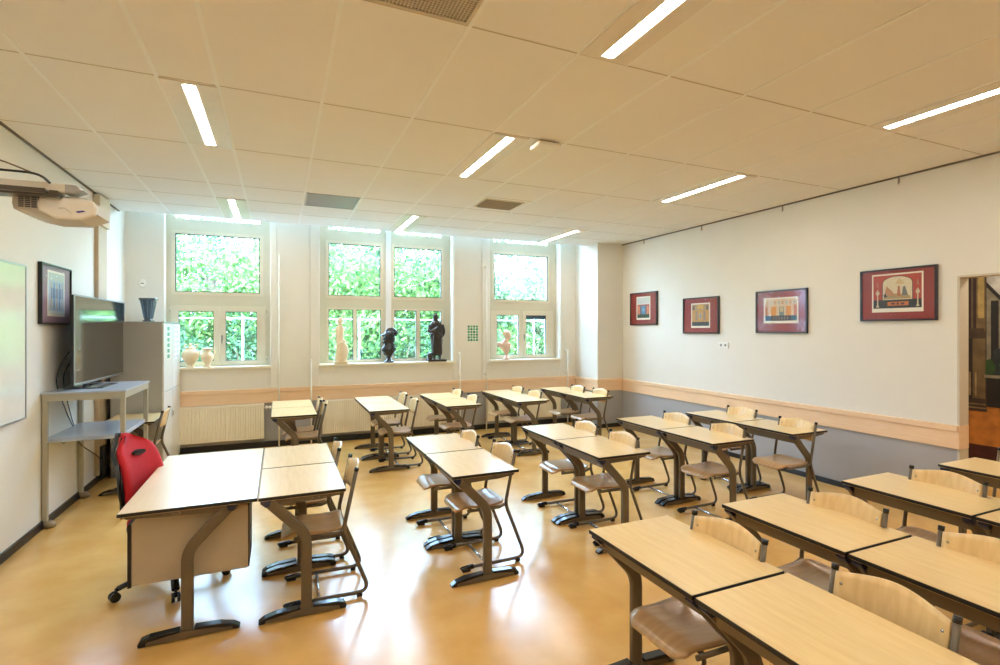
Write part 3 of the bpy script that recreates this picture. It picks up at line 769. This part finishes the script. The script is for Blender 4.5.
def sheet(loc, rz, w, h, cols, rows, rgbs, name, label, u0=.0, gap=.25, plane=None):
    t = thing(name, label, 'notice', loc, rz)
    b = newbm(); box(b, 0, .0015, -w/2, w/2, -h/2, h/2); mk('paper', b, mat('notice_white', (244, 244, 240), .5), t)
    b = newbm(); ms = []
    for i in range(cols):
        for j in range(rows):
            cw, chh = w/cols, h/rows; y = -w/2+cw*(i+.5); z = -h/2+chh*(j+.5)
            box(b, .0015, .0022, y-cw*(1-gap)/2, y+cw*(1-gap)/2, z-chh*(1-gap)/2, z+chh*(1-gap)/2, mi=(i*7+j*3) % len(rgbs))
    mk('card_print', b, [mat('card_%d_%d_%d' % c, c, .5) for c in rgbs], t)
    return t
def oncab(y, z): 
    c, s = math.cos(-.015), math.sin(-.015)
    return (-1.307+.0185*c-y*s, 7.90+.0185*s+y*c, z)
sheet(oncab(-.26, 1.60), -.015, .20, .42, 1, 6, [(96, 168, 132), (84, 160, 150), (110, 180, 120)], 'notice_sheet', 'white sheet with six green pictures on the cabinet door', gap=.3)
sheet(oncab(.22, 1.60), -.015, .28, .46, 3, 7, [(206, 196, 214), (214, 206, 222), (190, 190, 204)], 'notice_sheet', 'white sheet with faint lilac pictures on the cabinet door', gap=.45)
# small sheet of green cards between the windows (faces -y)
sheet((3.132, YB-.0005, 1.70), -PI/2, .205, .285, 4, 6, [(70, 150, 92), (60, 130, 90), (84, 168, 110), (50, 110, 66)], 'green_card_chart', 'small chart of green cards on the wall between two windows', gap=.2)
t = thing('glass_vase', 'dark square glass vase with a flared rim on the cabinet', 'vase', (-1.548, 7.86, 1.8625))
VASEM = mat('smoked_glass', (58, 72, 80), .1, coat=.6, noise=.3, scale=30)
b = newbm(); loft(b, [(0, 0, 0, .060, .060), (0, 0, .018, .062, .062), (0, 0, .025, .042, .042), (0, 0, .05, .045, .045), (0, 0, .27, .082, .082), (0, 0, .285, .098, .098), (0, 0, .305, .100, .100), (0, 0, .30, .078, .078), (0, 0, .06, .03, .03)], 24, pw=.5)
mk('body', b, VASEM, t)
b = newbm()
for k in range(16):
    a = 2*PI*k/16; u = math.copysign(abs(math.cos(a))**.5, math.cos(a)); v = math.copysign(abs(math.sin(a))**.5, math.sin(a))
    sweep(b, [(u*.046, v*.046, .05), (u*.083, v*.083, .27)], .003, seg=5)
mk('ribs', b, mat('smoked_glass_light', (110, 126, 134), .15), t)
# wall thermostat/bell
t = thing('wall_bell', 'small white oval bell on the wall by the left window', 'bell', (-1.735, YB, 2.405))
b = newbm(); loft(b, [(0, 0, 0, .045, .06), (0, 0, .02, .044, .058), (0, 0, .03, .034, .048)], 20); o = mk('housing', b, WHITEP, t); o.rotation_euler = (PI/2, 0, 0)
b = newbm(); box(b, -.015, .022, -.033, -.03, -.008, .002); mk('slot', b, GASK, t)
# student desk behind the television table + its chair
o = copy_tree(desk0); o.location = (-1.50, 6.97, 0); tag(o, 'light wood school desk tucked behind the television table, against the cabinet', 'desk', DESKG)
o = copy_tree(chair0); o.location = (-1.20, 6.96, 0); o.rotation_euler = (0, 0, 0); tag(o, 'plywood school chair beside the cabinet doors behind the red chair', 'chair', 'plywood school chairs with taupe sled frames')

# ------------------------------------------------------------------ radiators, pipes
def radiator(x0, x1, label, valve):
    t = thing('radiator', label, 'radiator', ((x0+x1)/2, YB-.03, 0), 0, 'ribbed panel radiators under the windows')
    h = (x1-x0)/2; z0, z1 = .145, .660
    b = newbm(); n = int((x1-x0)/.0333); pr = []
    for k in range(n):
        xa = -h+.02+(2*h-.04)*k/n; p = (2*h-.04)/n
        pr += [(xa, -.060), (xa+p*.25, -.065), (xa+p*.6, -.065), (xa+p*.85, -.060)]
    poly = [(-h, -.058)] + pr + [(h, -.058), (h, -.04), (-h, -.04)]
    prism(b, poly, z0+.02, z1-.03, 'xy'); box(b, -h, h, -.066, -.040, z1-.035, z1-.002, bev=.004); box(b, -h, h, -.064, -.042, z0, z0+.022, bev=.004)
    mk('front_panel', b, RADM, t)
    b = newbm(); plate(b, -h, h, -.062, .0, [(-h+.02+k*.05, -h+.055+k*.05, -.05, -.01) for k in range(int((2*h-.06)/.05))], z1-.003, z1+.004, 'xy'); mk('top_grille', b, RADM, t)
    b = newbm(); box(b, -h, -h+.012, -.062, 0, z0, z1, bev=.002); box(b, h-.012, h, -.062, 0, z0, z1, bev=.002); box(b, -h+.012, h-.012, -.015, -.003, z0, z1-.01); mk('rear_panel', b, RADM, t)
    b = newbm()
    s = h+.03
    sweep(b, [(h, -.03, z1-.06), (h+.05, -.03, z1-.06)], .010, side=(0, 0, 1)); sweep(b, [(h+.03, -.03, z1-.09), (h+.03, -.03, z1-.03)], .013); sweep(b, [(h+.05, -.03, z1-.06), (h+.10, -.03, z1-.06)], .022, seg=12, side=(0, 0, 1)); mk('valve', b, WHITEP, t)
    b = newbm()
    for xx in (-h+.2, h-.2): box(b, xx-.015, xx+.015, 0, .03, z0+.05, z1-.05)
    mk('wall_bracket', b, RADM, t)
radiator(-1.62, -.205, 'ribbed cream radiator between the cabinet and the first back-row desk', 1)
radiator(.62, 2.78, 'long ribbed cream radiator under the wide middle window', 1)
radiator(3.38, 4.86, 'ribbed cream radiator under the window with the pale bust', 1)
PG2 = 'thin white heating pipes on the window wall'
for x, z0, z1, lab in ((0.0, .60, 2.91, 'tall thin white pipe right of the cabinet side window'), (3.358, .62, 2.89, 'tall thin white pipe left of the window with the pale bust'),
                       (2.87, .60, 1.376, 'short white pipe right of the wide window sill'), (.455, .62, 1.30, 'short white pipe left of the wide window sill'), (5.015, .60, 1.40, 'short white pipe beside the corner pier')):
    t = thing('heating_pipe', lab, 'pipe', (x, YB, 0), 0, PG2)
    b = newbm(); sweep(b, [(0, -.085, 0), (0, -.085, z1-.02)], .011); mk('tube', b, WHITEP, t)
    b = newbm(); box(b, -.014, .014, -.098, 0, z1-.03, z1, bev=.003); mk('clip', b, WHITEP, t)
    b = newbm(); box(b, -.014, .014, -.075, 0, z0+.35, z0+.37); mk('clip', b, WHITEP, t)

# socket and picture hooks
t = thing('wall_socket', 'white double wall socket below the ochre picture', 'socket', (XR, 5.38, 1.545), PI)
b = newbm(); box(b, 0, .014, -.085, .085, -.042, .042, bev=.004); mk('plate', b, WHITEP, t)
b = newbm()
for y in (-.04, .04): loft(b, [(0, 0, .0135, .02, .02), (0, 0, .0155, .02, .02)], 16); bmesh.ops.transform(b, matrix=Matrix.Rotation(PI/2, 4, 'Y'), verts=b.verts[-32:]); bmesh.ops.translate(b, vec=(0, y, 0), verts=b.verts[-32:])
mk('outlet', b, mat('socket_grey', (150, 146, 138), .5), t)  # outlet discs greyer than the white plate
HK = [(7.10, 'picture hook highest above the smallest picture'), (5.79, 'picture hook under the ceiling above the ochre picture'), (4.46, 'picture hook under the ceiling above the orange panelled picture'), (3.155, 'picture hook under the ceiling above the arched scene picture')]
for y, lab in HK:
    t = thing('picture_hook', lab, 'hook', (XR, y, 3.27), 0, 'small hooks at the top of the long wall')
    b = newbm(); box(b, -.006, 0, -.008, .008, -.02, .035); sweep(b, [(-.005, 0, .0), (-.016, 0, -.014), (-.014, 0, -.028), (-.005, 0, -.03)], .003); mk('clip', b, mat('hook_steel', (150, 140, 124), .4, metal=.6), t)

# ------------------------------------------------------------------ sill ornaments
ZS = 1.2245
PLAS = mat('cream_plaster', (234, 214, 180), .6, noise=.08, scale=20)
PINKP = mat('pale_terracotta_plaster', (226, 196, 176), .6, noise=.08, scale=20)
BLKB = mat('black_bronze', (22, 26, 34), .22, noise=.3, scale=20, coat=.4)
BRNZ = mat('dark_bronze', (48, 36, 28), .35, noise=.4, scale=16, coat=.2)
t = thing('draped_statuette', 'cream plaster statuette of a draped standing figure on the wide window sill', 'statuette', (.905, 8.47, ZS))
b = newbm()
loft(b, [(.0, 0, .03, .092, .07), (.005, 0, .10, .098, .07), (.022, -.005, .20, .100, .066), (.018, -.005, .28, .088, .06), (-.005, 0, .35, .072, .058), (-.02, 0, .42, .058, .046), (-.022, 0, .47, .062, .048), (-.02, 0, .53, .066, .046), (-.015, 0, .575, .056, .038), (-.014, 0, .605, .036, .034), (-.012, 0, .645, .033, .032)], 20)
ball(b, (-.010, -.004, .690), .048, .9, 1, 1.15); ball(b, (.012, .02, .70), .032)
ball(b, (-.068, 0, .545), .022, 1, 1, 1.3); ball(b, (.035, .0, .548), .022, 1, 1, 1.2); ball(b, (-.07, .0, .50), .018, .9, .9, 1.8)
for k in range(7):
    a = -PI*.9+k*.26; sweep(b, [(.012+.07*math.cos(a), .055*math.sin(a), .30), (.01+.085*math.cos(a*.9), .068*math.sin(a*.9), .17), (.0+.088*math.cos(a), .07*math.sin(a), .03)], .008, seg=6)
sweep(b, [(-.07, -.03, .30), (.0, -.062, .335), (.06, -.03, .37)], .016, seg=8)
remesh(mk('figure', b, PLAS, t), .006)
b = newbm(); loft(b, [(0, 0, 0, .10, .085), (0, 0, .028, .10, .085), (0, 0, .034, .09, .075)], 4, pw=1); 
b.free(); b = newbm(); box(b, -.10, .10, -.08, .08, 0, .032, bev=.005); mk('base', b, PLAS, t)

t = thing('helmeted_bust', 'glossy black bust wearing a crested helmet on the wide window sill', 'bust', (1.665, 8.47, ZS), 0)
b = newbm()
loft(b, [(0, 0, .07, .038, .035), (0, 0, .10, .05, .045), (0, 0, .13, .085, .06), (.0, 0, .17, .102, .075), (.0, 0, .22, .104, .08), (0, 0, .26, .098, .075), (.005, 0, .29, .085, .07), (.005, 0, .33, .078, .066), (.005, 0, .38, .080, .068), (0, 0, .43, .075, .068)], 20)
ball(b, (-.02, -.01, .395), .070, 1, 1, 1.15)                       # head
ball(b, (-.088, -.02, .385), .018, 1, .8, 1.2); ball(b, (-.07, -.015, .335), .034, 1, .9, .9)   # nose, bearded chin
ball(b, (-.035, -.01, .30), .05, 1, 1, 1.2)
ball(b, (.05, 0, .385), .060, .9, 1, 1.35)                           # neck guard
loft(b, [(-.01, 0, .43, .095, .080), (0, 0, .46, .098, .08), (.02, 0, .50, .085, .066), (.035, 0, .528, .05, .045)], 20)
ball(b, (-.085, 0, .455), .055, 1.0, .9, .38, rot=Matrix.Rotation(-.35, 4, 'Y'))                # visor
sweep(b, fillet([(-.05, 0, .50), (.0, 0, .545), (.07, 0, .550), (.115, 0, .52), (.12, 0, .46)], .04), .026, .026)   # crest
ball(b, (.115, 0, .48), .040, .8, .9, 1.3)
ball(b, (-.095, 0, .215), .032, .8, 1, 1.2); ball(b, (.095, 0, .215), .032, .8, 1, 1.2)
remesh(mk('bust', b, BLKB, t), .006, 2)
b = newbm(); loft(b, [(0, 0, 0, .085, .07), (0, 0, .02, .085, .07), (0, 0, .03, .06, .05), (0, 0, .05, .035, .035), (0, 0, .085, .035, .035)], 24); mk('socle', b, BLKB, t)

t = thing('robed_statue', 'dark bronze statue of a robed standing man on the wide window sill', 'statue', (2.47, 8.47, ZS))
b = newbm()
loft(b, [(.02, 0, .10, .085, .06), (.015, 0, .16, .095, .065), (.01, 0, .26, .10, .068), (.01, 0, .36, .105, .07), (.0, 0, .46, .108, .07), (.0, 0, .54, .115, .072), (.0, 0, .60, .116, .07), (.0, 0, .645, .100, .062), (-.0, 0, .672, .075, .05), (-.01, 0, .69, .050, .042), (-.012, 0, .72, .044, .042)], 22)
ball(b, (-.015, -.008, .758), .052, .88, 1, 1.15); ball(b, (-.018, -.035, .725), .024, 1, .8, 1.1); ball(b, (-.016, -.05, .755), .009)
ball(b, (-.013, .006, .775), .044, .95, 1, .9)
sweep(b, fillet([(-.105, -.0, .625), (-.135, -.02, .50), (-.06, -.075, .52), (.02, -.07, .575)], .04), .03, .026)   # arm folded over the chest in the cloak
sweep(b, fillet([(.105, .0, .625), (.14, .0, .50), (.10, .02, .42)], .05), .034, .03)                              # arm on the hip
sweep(b, [(-.10, -.05, .56), (.0, -.085, .50), (.09, -.05, .40)], .016); sweep(b, [(-.09, -.05, .50), (.0, -.08, .44), (.08, -.055, .34)], .012)
for k in range(6):
    x = -.065+k*.027; sweep(b, [(x*.8, -.062, .44), (x, -.066, .28), (x*1.05+.01, -.058, .12)], .009, seg=6)
for s in (-1, 1):
    sweep(b, [(.02+s*.042, 0, .14), (.015+s*.045, 0, .045)], .022, .022); ball(b, (.012+s*.048, -.03, .042), .02, .9, 1.9, .7)
ball(b, (-.11, .0, .10), .045, 1, 1, 1.2); ball(b, (-.11, .0, .055), .05, 1, 1, .8)
remesh(mk('figure', b, BRNZ, t), .006, 2)
b = newbm(); box(b, -.155, .165, -.085, .085, 0, .03, bev=.006); mk('base', b, BRNZ, t)

t = thing('pale_bust', 'pale bust of a curly haired youth on the right window sill', 'bust', (3.775, 8.47, ZS), 0)
b = newbm()
loft(b, [(.02, 0, .06, .03, .03), (.02, 0, .10, .032, .03), (.015, 0, .14, .055, .045), (.0, 0, .19, .09, .06), (-.02, 0, .24, .12, .07), (-.03, 0, .285, .12, .068), (-.02, 0, .31, .075, .05), (.0, 0, .335, .056, .05), (.02, 0, .37, .05, .048)], 20)
ball(b, (-.125, 0, .27), .045, 1, 1, 1.2); ball(b, (.07, 0, .27), .04, .9, 1, 1.1)
ball(b, (.035, -.012, .43), .068, .92, .95, 1.2); ball(b, (.098, -.022, .425), .014, 1.2, .8, 1.2); ball(b, (.07, -.02, .385), .022)
for k in range(46):
    a, e = random.uniform(0, 2*PI), random.uniform(-.1, 1.4)
    d = Vector((math.cos(a)*math.cos(e), math.sin(a)*math.cos(e), math.sin(e)))
    if d.x > .45 and d.z < .55: continue
    ball(b, Vector((.022, 0, .445))+Vector((d.x*.070, d.y*.064, d.z*.070)), .019, seg=8)
remesh(mk('bust', b, PINKP, t), .006, 2)
b = newbm(); loft(b, [(.02, 0, 0, .07, .06), (.02, 0, .02, .07, .06), (.02, 0, .03, .045, .045), (.02, 0, .075, .03, .03)], 24); mk('socle', b, PINKP, t)

def urn(x, label, prof, handles):
    t = thing('urn', label, 'urn', (x, 8.48, ZS), 0, 'pale urns on the left window sill')
    b = newbm(); loft(b, [(0, 0, z, r, r) for z, r in prof], 24); mk('body', b, PLAS, t)
    for s in (-1, 1):
        b = newbm(); sweep(b, fillet([(s*p[0], 0, p[1]) for p in handles], .02), .008); mk('handle', b, PLAS, t)
    return t
u = urn(-1.165, 'wide bellied cream urn with a knobbed lid beside the cabinet', [(0, .055), (.015, .055), (.03, .04), (.07, .065), (.13, .105), (.18, .113), (.22, .105), (.25, .07), (.262, .055)], [(.05, .25), (.085, .31), (.045, .33)])
b = newbm(); loft(b, [(0, 0, .262, .06, .06), (0, 0, .275, .055, .055), (0, 0, .30, .02, .02), (0, 0, .315, .018, .018), (0, 0, .335, .024, .024), (0, 0, .345, .01, .01)], 20); mk('lid', b, PLAS, u)
urn(-.955, 'slimmer two handled cream urn next to the lidded one', [(0, .05), (.015, .05), (.03, .035), (.07, .06), (.12, .082), (.17, .085), (.20, .065), (.215, .052), (.25, .052), (.262, .07), (.272, .07)], [(.075, .17), (.105, .215), (.055, .25)])

# ------------------------------------------------------------------ corridor behind the doorway
b = newbm(); box(b, 7.62, 7.8, YF, 8.7, 0, ZT); struct(mk('wall_corridor', b, WALL))
b = newbm(); box(b, XR+.14, 7.62, YF, 8.7, 2.9, 3.0); struct(mk('ceiling_corridor', b, WALL))
b = newbm(); box(b, XR+.14, 7.62, 6.4, 6.5, 0, 2.9); box(b, XR+.14, 7.62, YF-.2, YF, 0, 2.9); struct(mk('wall_corridor_end', b, WALL))
# mural
t = thing('wall_mural', 'painted mural of a column and a colonnade garden in the corridor', 'mural', (7.62, 2.6, 0))
mats = []; idx = {}; b = newbm(); lv = [-.012]
def ms(poly, rgb):   # poly in world y, z
    key = tuple(rgb)
    if key not in idx: idx[key] = len(mats); mats.append(mat('paint_%d_%d_%d' % key, rgb, .7, noise=.35, scale=9))
    vs = [b.verts.new((lv[0], y-2.6, z)) for y, z in poly]; b.faces.new(vs).material_index = idx[key]; lv[0] -= .0004
def mr(y0, y1, z0, z1): return [(y0, z0), (y1, z0), (y1, z1), (y0, z1)]
ms(mr(1.5, 3.46, .10, 2.55), (70, 54, 38))
ms(mr(1.5, 3.46, .10, .50), (70, 24, 14)); ms([(1.5, .42), (3.46, .40), (3.46, .84), (3.2, .88), (2.9, .98), (1.5, 1.15)], (188, 118, 44))
ms([(1.5, 2.55), (3.23, 2.55), (3.23, 2.30), (3.05, 2.05), (2.2, 1.7), (1.5, 1.6)], (170, 166, 158))
ms([(3.23, 2.30), (3.05, 2.08), (2.0, 1.55), (2.0, 1.2), (3.23, 1.2)], (120, 112, 92))
ms([(3.23, 2.32), (3.23, 2.26), (3.05, 2.02), (2.2, 1.6), (2.2, 1.66), (3.05, 2.08)], (28, 24, 20))
for y0, y1, zt in ((3.12, 3.19, 2.10), (2.98, 3.04, 1.96), (2.84, 2.90, 1.85), (2.70, 2.76, 1.78)): ms(mr(y0, y1, 1.30, zt), (24, 22, 20))
ms([(3.24, 1.15), (3.24, 1.40), (3.16, 1.44), (3.1, 1.34), (3.0, 1.46), (2.9, 1.40), (2.6, 1.46), (2.2, 1.4), (2.2, 1.15)], (38, 70, 30))
ms([(3.20, 1.20), (3.12, 1.30), (3.05, 1.20)], (70, 120, 50)); ms([(3.00, 1.22), (2.95, 1.38), (2.90, 1.22)], (60, 110, 46))
ms(mr(3.40, 3.46, .40, 2.50), (14, 12, 12))
ms(mr(3.24, 3.41, .80, 2.50), (104, 84, 54)); ms(mr(3.36, 3.41, .80, 2.5), (40, 30, 22))
ms(mr(3.325, 3.405, 1.78, 2.5), (48, 32, 24)); ms(mr(3.355, 3.372, 1.78, 2.5), (96, 76, 60)); ms(mr(3.25, 3.31, 1.9, 2.5), (156, 132, 78)); ms([(3.23, 1.66), (3.42, 1.66), (3.40, 1.78), (3.25, 1.78)], (66, 50, 34))
for yy in (3.375, 3.32): ms(mr(yy, yy+.018, .98, 1.26), (150, 124, 84))
ms([(3.22, .80), (3.44, .80), (3.42, .88), (3.36, .95), (3.24, .95)], (60, 44, 28)); ms(mr(3.22, 3.44, .83, .845), (130, 104, 66)); ms(mr(3.22, 3.43, .875, .89), (120, 96, 60))
ms(mr(3.05, 3.23, .86, 1.20), (26, 20, 15)); ms(mr(3.03, 3.25, 1.20, 1.235), (136, 124, 100))
ms([(3.17, 1.235), (3.09, 1.235), (3.11, 1.29), (3.115, 1.36), (3.07, 1.42), (3.09, 1.46), (3.08, 1.50), (3.10, 1.545), (3.14, 1.55), (3.165, 1.51), (3.16, 1.46), (3.19, 1.42), (3.145, 1.36), (3.15, 1.29)], (34, 42, 44))
mk('painting', b, mats, t)
b = newbm(); box(b, -.011, 0, -1.1, .86, .10, 2.55); mk('board', b, mat('mural_board', (60, 48, 36), .7), t)
L = bpy.data.lights.new('corridor_fill_light', 'AREA'); L.shape = 'RECTANGLE'; L.size = .2; L.size_y = 1.2; L.energy = 48; L.color = (1, .88, .72)  # unseen light added in the corridor to brighten the mural
lo = bpy.data.objects.new('corridor_fill_light', L); COL.objects.link(lo); lo.location = (6.7, 2.4, 2.88)

# ------------------------------------------------------------------ outdoors
def leafmat(name, c1, c2):
    m = bpy.data.materials.new(name); m.use_nodes = True; nt = m.node_tree; p = nt.nodes['Principled BSDF']
    p.inputs['Roughness'].default_value = .5; p.inputs['Specular IOR Level'].default_value = .3
    g = nt.nodes.new('ShaderNodeNewGeometry'); r = nt.nodes.new('ShaderNodeValToRGB')
    r.color_ramp.elements[0].color = lin(c1); r.color_ramp.elements[1].color = lin(c2)
    nt.links.new(g.outputs['Random Per Island'], r.inputs[0]); nt.links.new(r.outputs[0], p.inputs['Base Color'])
    tr = nt.nodes.new('ShaderNodeBsdfTranslucent'); mx = nt.nodes.new('ShaderNodeMixShader'); mx.inputs[0].default_value = .3
    nt.links.new(r.outputs[0], tr.inputs[0]); out = nt.nodes['Material Output']
    nt.links.new(p.outputs[0], mx.inputs[1]); nt.links.new(tr.outputs[0], mx.inputs[2]); nt.links.new(mx.outputs[0], out.inputs[0])
    return m
LF = [leafmat('leaf_fresh', (46, 92, 44), (136, 172, 92)), leafmat('leaf_deep', (24, 58, 40), (84, 124, 76)), leafmat('leaf_pale', (84, 118, 76), (176, 198, 150))]
BARK = mat('bark', (96, 84, 70), .8, noise=.3, scale=20)
rnd = random.Random(3)
def leaves(name, blobs, n, size, m, parent):
    vs, fs = [], []
    tot = sum(r**2 for *_, r in blobs)
    for (cx, cy, cz, r) in blobs:
        for _ in range(int(n*r*r/tot)):
            d = Vector((rnd.gauss(0, 1), rnd.gauss(0, 1), rnd.gauss(0, 1))).normalized()
            rr = r*(1-.45*rnd.random()**2.2)
            p = Vector((cx, cy, cz))+Vector((d.x*rr, d.y*rr, d.z*rr*.85))
            nrm = (d+Vector((rnd.gauss(0, .6), rnd.gauss(0, .6), rnd.gauss(0, .6)))).normalized()
            a = nrm.orthogonal().normalized(); c = nrm.cross(a); th = rnd.uniform(0, PI)
            a, c = a*math.cos(th)+c*math.sin(th), c*math.cos(th)-a*math.sin(th)
            s = size*rnd.uniform(.6, 1.35); i = len(vs)
            vs += [p-a*s, p-c*s*.45-nrm*s*.1, p+a*s, p+c*s*.45-nrm*s*.1]; fs.append((i, i+1, i+2, i+3))
    me = bpy.data.meshes.new(name); me.from_pydata([tuple(v) for v in vs], [], fs); me.materials.append(m); me.update()
    o = bpy.data.objects.new(name, me); COL.objects.link(o); o.parent = parent
    return o
def tree(x, y, h, r, mi, label, n=13000):
    t = thing('tree', label, 'tree', (x, y, -.4), 0, 'leafy trees beyond the windows')
    b = newbm(); sweep(b, [(0, 0, 0), (.08, .05, h*.35), (-.05, 0, h*.75)], .13, seg=8)
    for k in range(7):
        a = k*2.4; z = h*(.28+.06*k); sweep(b, [(0.03, 0, z), (math.cos(a)*r*.35, math.sin(a)*r*.35, z+h*.12), (math.cos(a)*r*.75, math.sin(a)*r*.75, z+h*.2)], .04, seg=6)
    mk('trunk', b, BARK, t)
    bl = [(0, 0, h*.62, r*.7)]
    for k in range(17):
        a = rnd.uniform(0, 2*PI); q = rnd.uniform(.35, .95)*r
        bl.append((math.cos(a)*q, math.sin(a)*q, h*rnd.uniform(.28, .98), r*rnd.uniform(.28, .5)))
    leaves('crown', bl, n, .075, LF[mi], t)
TREES = [(-4.6, 16.5, 5.0, 2.6, 0, 'leafy tree far left beyond the cabinet side window'), (-1.6, 15.2, 4.7, 2.3, 0, 'bright green tree filling the left window'),
         (1.3, 17.0, 5.1, 2.6, 1, 'darker tree between left and wide windows'), (2.7, 14.8, 4.7, 2.2, 0, 'bright green tree behind the wide window left half'),
         (5.4, 16.2, 4.9, 2.5, 1, 'darker tree behind the wide window right half'), (7.6, 14.6, 4.5, 2.1, 2, 'pale sunlit tree behind the right window'),
         (10.6, 16.0, 4.9, 2.8, 2, 'pale sunlit tree at the far right of the row'), (4.0, 20.5, 6.0, 3.6, 0, 'tall tree rising behind the row of trees'), (-3.2, 21.0, 6.0, 3.8, 1, 'tall dark tree behind the left window tree'), (11.5, 21.0, 6.0, 3.6, 1, 'tall dark tree behind the pale trees')]
for a in TREES: tree(*a)
for k, (x, y, r, mi) in enumerate([(-4.2, 13.3, 1.25, 1), (-2.4, 13.0, 1.2, 1), (-.6, 13.4, 1.25, 1), (1.1, 13.0, 1.2, 0), (2.7, 13.2, 1.3, 1), (4.4, 13.1, 1.2, 1), (6.0, 13.4, 1.3, 0), (7.8, 13.0, 1.2, 1), (9.6, 13.3, 1.3, 0), (11.3, 13.0, 1.2, 1)]):
    t = thing('bush', ['rounded bush at the far left end of the garden hedge line', 'bush behind the left part of the left window', 'bush behind the right casement of the left window', 'bush hidden behind the wall between left and wide windows', 'bush behind the draped statuette', 'bush behind the helmeted bust', 'bush behind the robed statue', 'bush behind the pale bust', 'bush behind the right casement of the right window', 'bush at the far right end of the garden'][k], 'bush', (x, y, -.35), 0, 'bushes below the trees')
    b = newbm()
    for j in range(6):
        a = j*1.05; sweep(b, [(0, 0, 0), (math.cos(a)*.3, math.sin(a)*.3, .9), (math.cos(a)*.6, math.sin(a)*.6, 1.7)], .025, seg=5)
    mk('stem', b, BARK, t)
    leaves('foliage', [(0, 0, 1.1, r)]+[(rnd.uniform(-.8, .8), rnd.uniform(-.3, .3), rnd.uniform(.5, 2.2), r*.5) for _ in range(7)], 5200, .055, LF[mi], t)
b = newbm(); n = 24
G = [[b.verts.new((-14+i*34/n, YB+.33+j*24/n, -.4+(.0 if j < 3 else .14*(j-3)*(1+.15*math.sin(i*1.3+j))))) for j in range(n+1)] for i in range(n+1)]
for i in range(n):
    for j in range(n): b.faces.new((G[i][j], G[i+1][j], G[i+1][j+1], G[i][j+1])).smooth = True
struct(mk('ground_outside', b, mat('garden_paving', (196, 202, 204), .9, scale=3, rgb2=(176, 184, 184))))
t = thing('garden_fence', 'white wire fence with thin posts outside the windows', 'fence', (3, 11, -.4))
b = newbm()
for x in (-3.64, -1.46, 1.0, 2.65, 4.5):
    sweep(b, [(x, 0, -.0), (x, 0, 2.42)], .018, seg=8)
mk('posts', b, WHITEP, t)
for c in (t,):
    pass
b = newbm()
for z in (2.38,): sweep(b, [(-8, 0, z), (8, 0, z)], .005 if z < 2.3 else .009, seg=5, side=(0, 0, 1))
mk('wires', b, WHITEP, t)

# ------------------------------------------------------------------ light
W = bpy.data.worlds.new('world'); S.world = W; W.use_nodes = True
nt = W.node_tree; bg = nt.nodes['Background']; bg.inputs[0].default_value = (.44, .67, 1.0, 1); bg.inputs[1].default_value = 38.0
L = bpy.data.lights.new('sun', 'SUN'); L.energy = 13; L.angle = .05; L.color = (.95, .98, 1)
so = bpy.data.objects.new('sun', L); COL.objects.link(so); so.rotation_euler = (math.radians(48), 0, math.radians(-12))

# ------------------------------------------------------------------ camera
cam = bpy.data.cameras.new('camera'); co = bpy.data.objects.new('camera', cam); COL.objects.link(co)
F = 510.87
cam.sensor_width = 36; cam.lens = 36*F/1000; cam.clip_start = .05
cam.shift_y = -2.6/1000
co.location = (0, 0, 1.76)
co.rotation_euler = (PI/2, 0, -math.atan((500-279.06)/F))
S.camera = co
S.view_settings.view_transform = 'Standard'; S.view_settings.look = 'None'
S.view_settings.gamma = 1; S.view_settings.use_curve_mapping = False
S.view_settings.exposure = -.1
S.cycles.max_bounces = 10; S.cycles.diffuse_bounces = 6; S.cycles.glossy_bounces = 4; S.cycles.transparent_max_bounces = 12
S.cycles.sample_clamp_indirect = 8; S.cycles.caustics_reflective = False; S.cycles.caustics_refractive = False
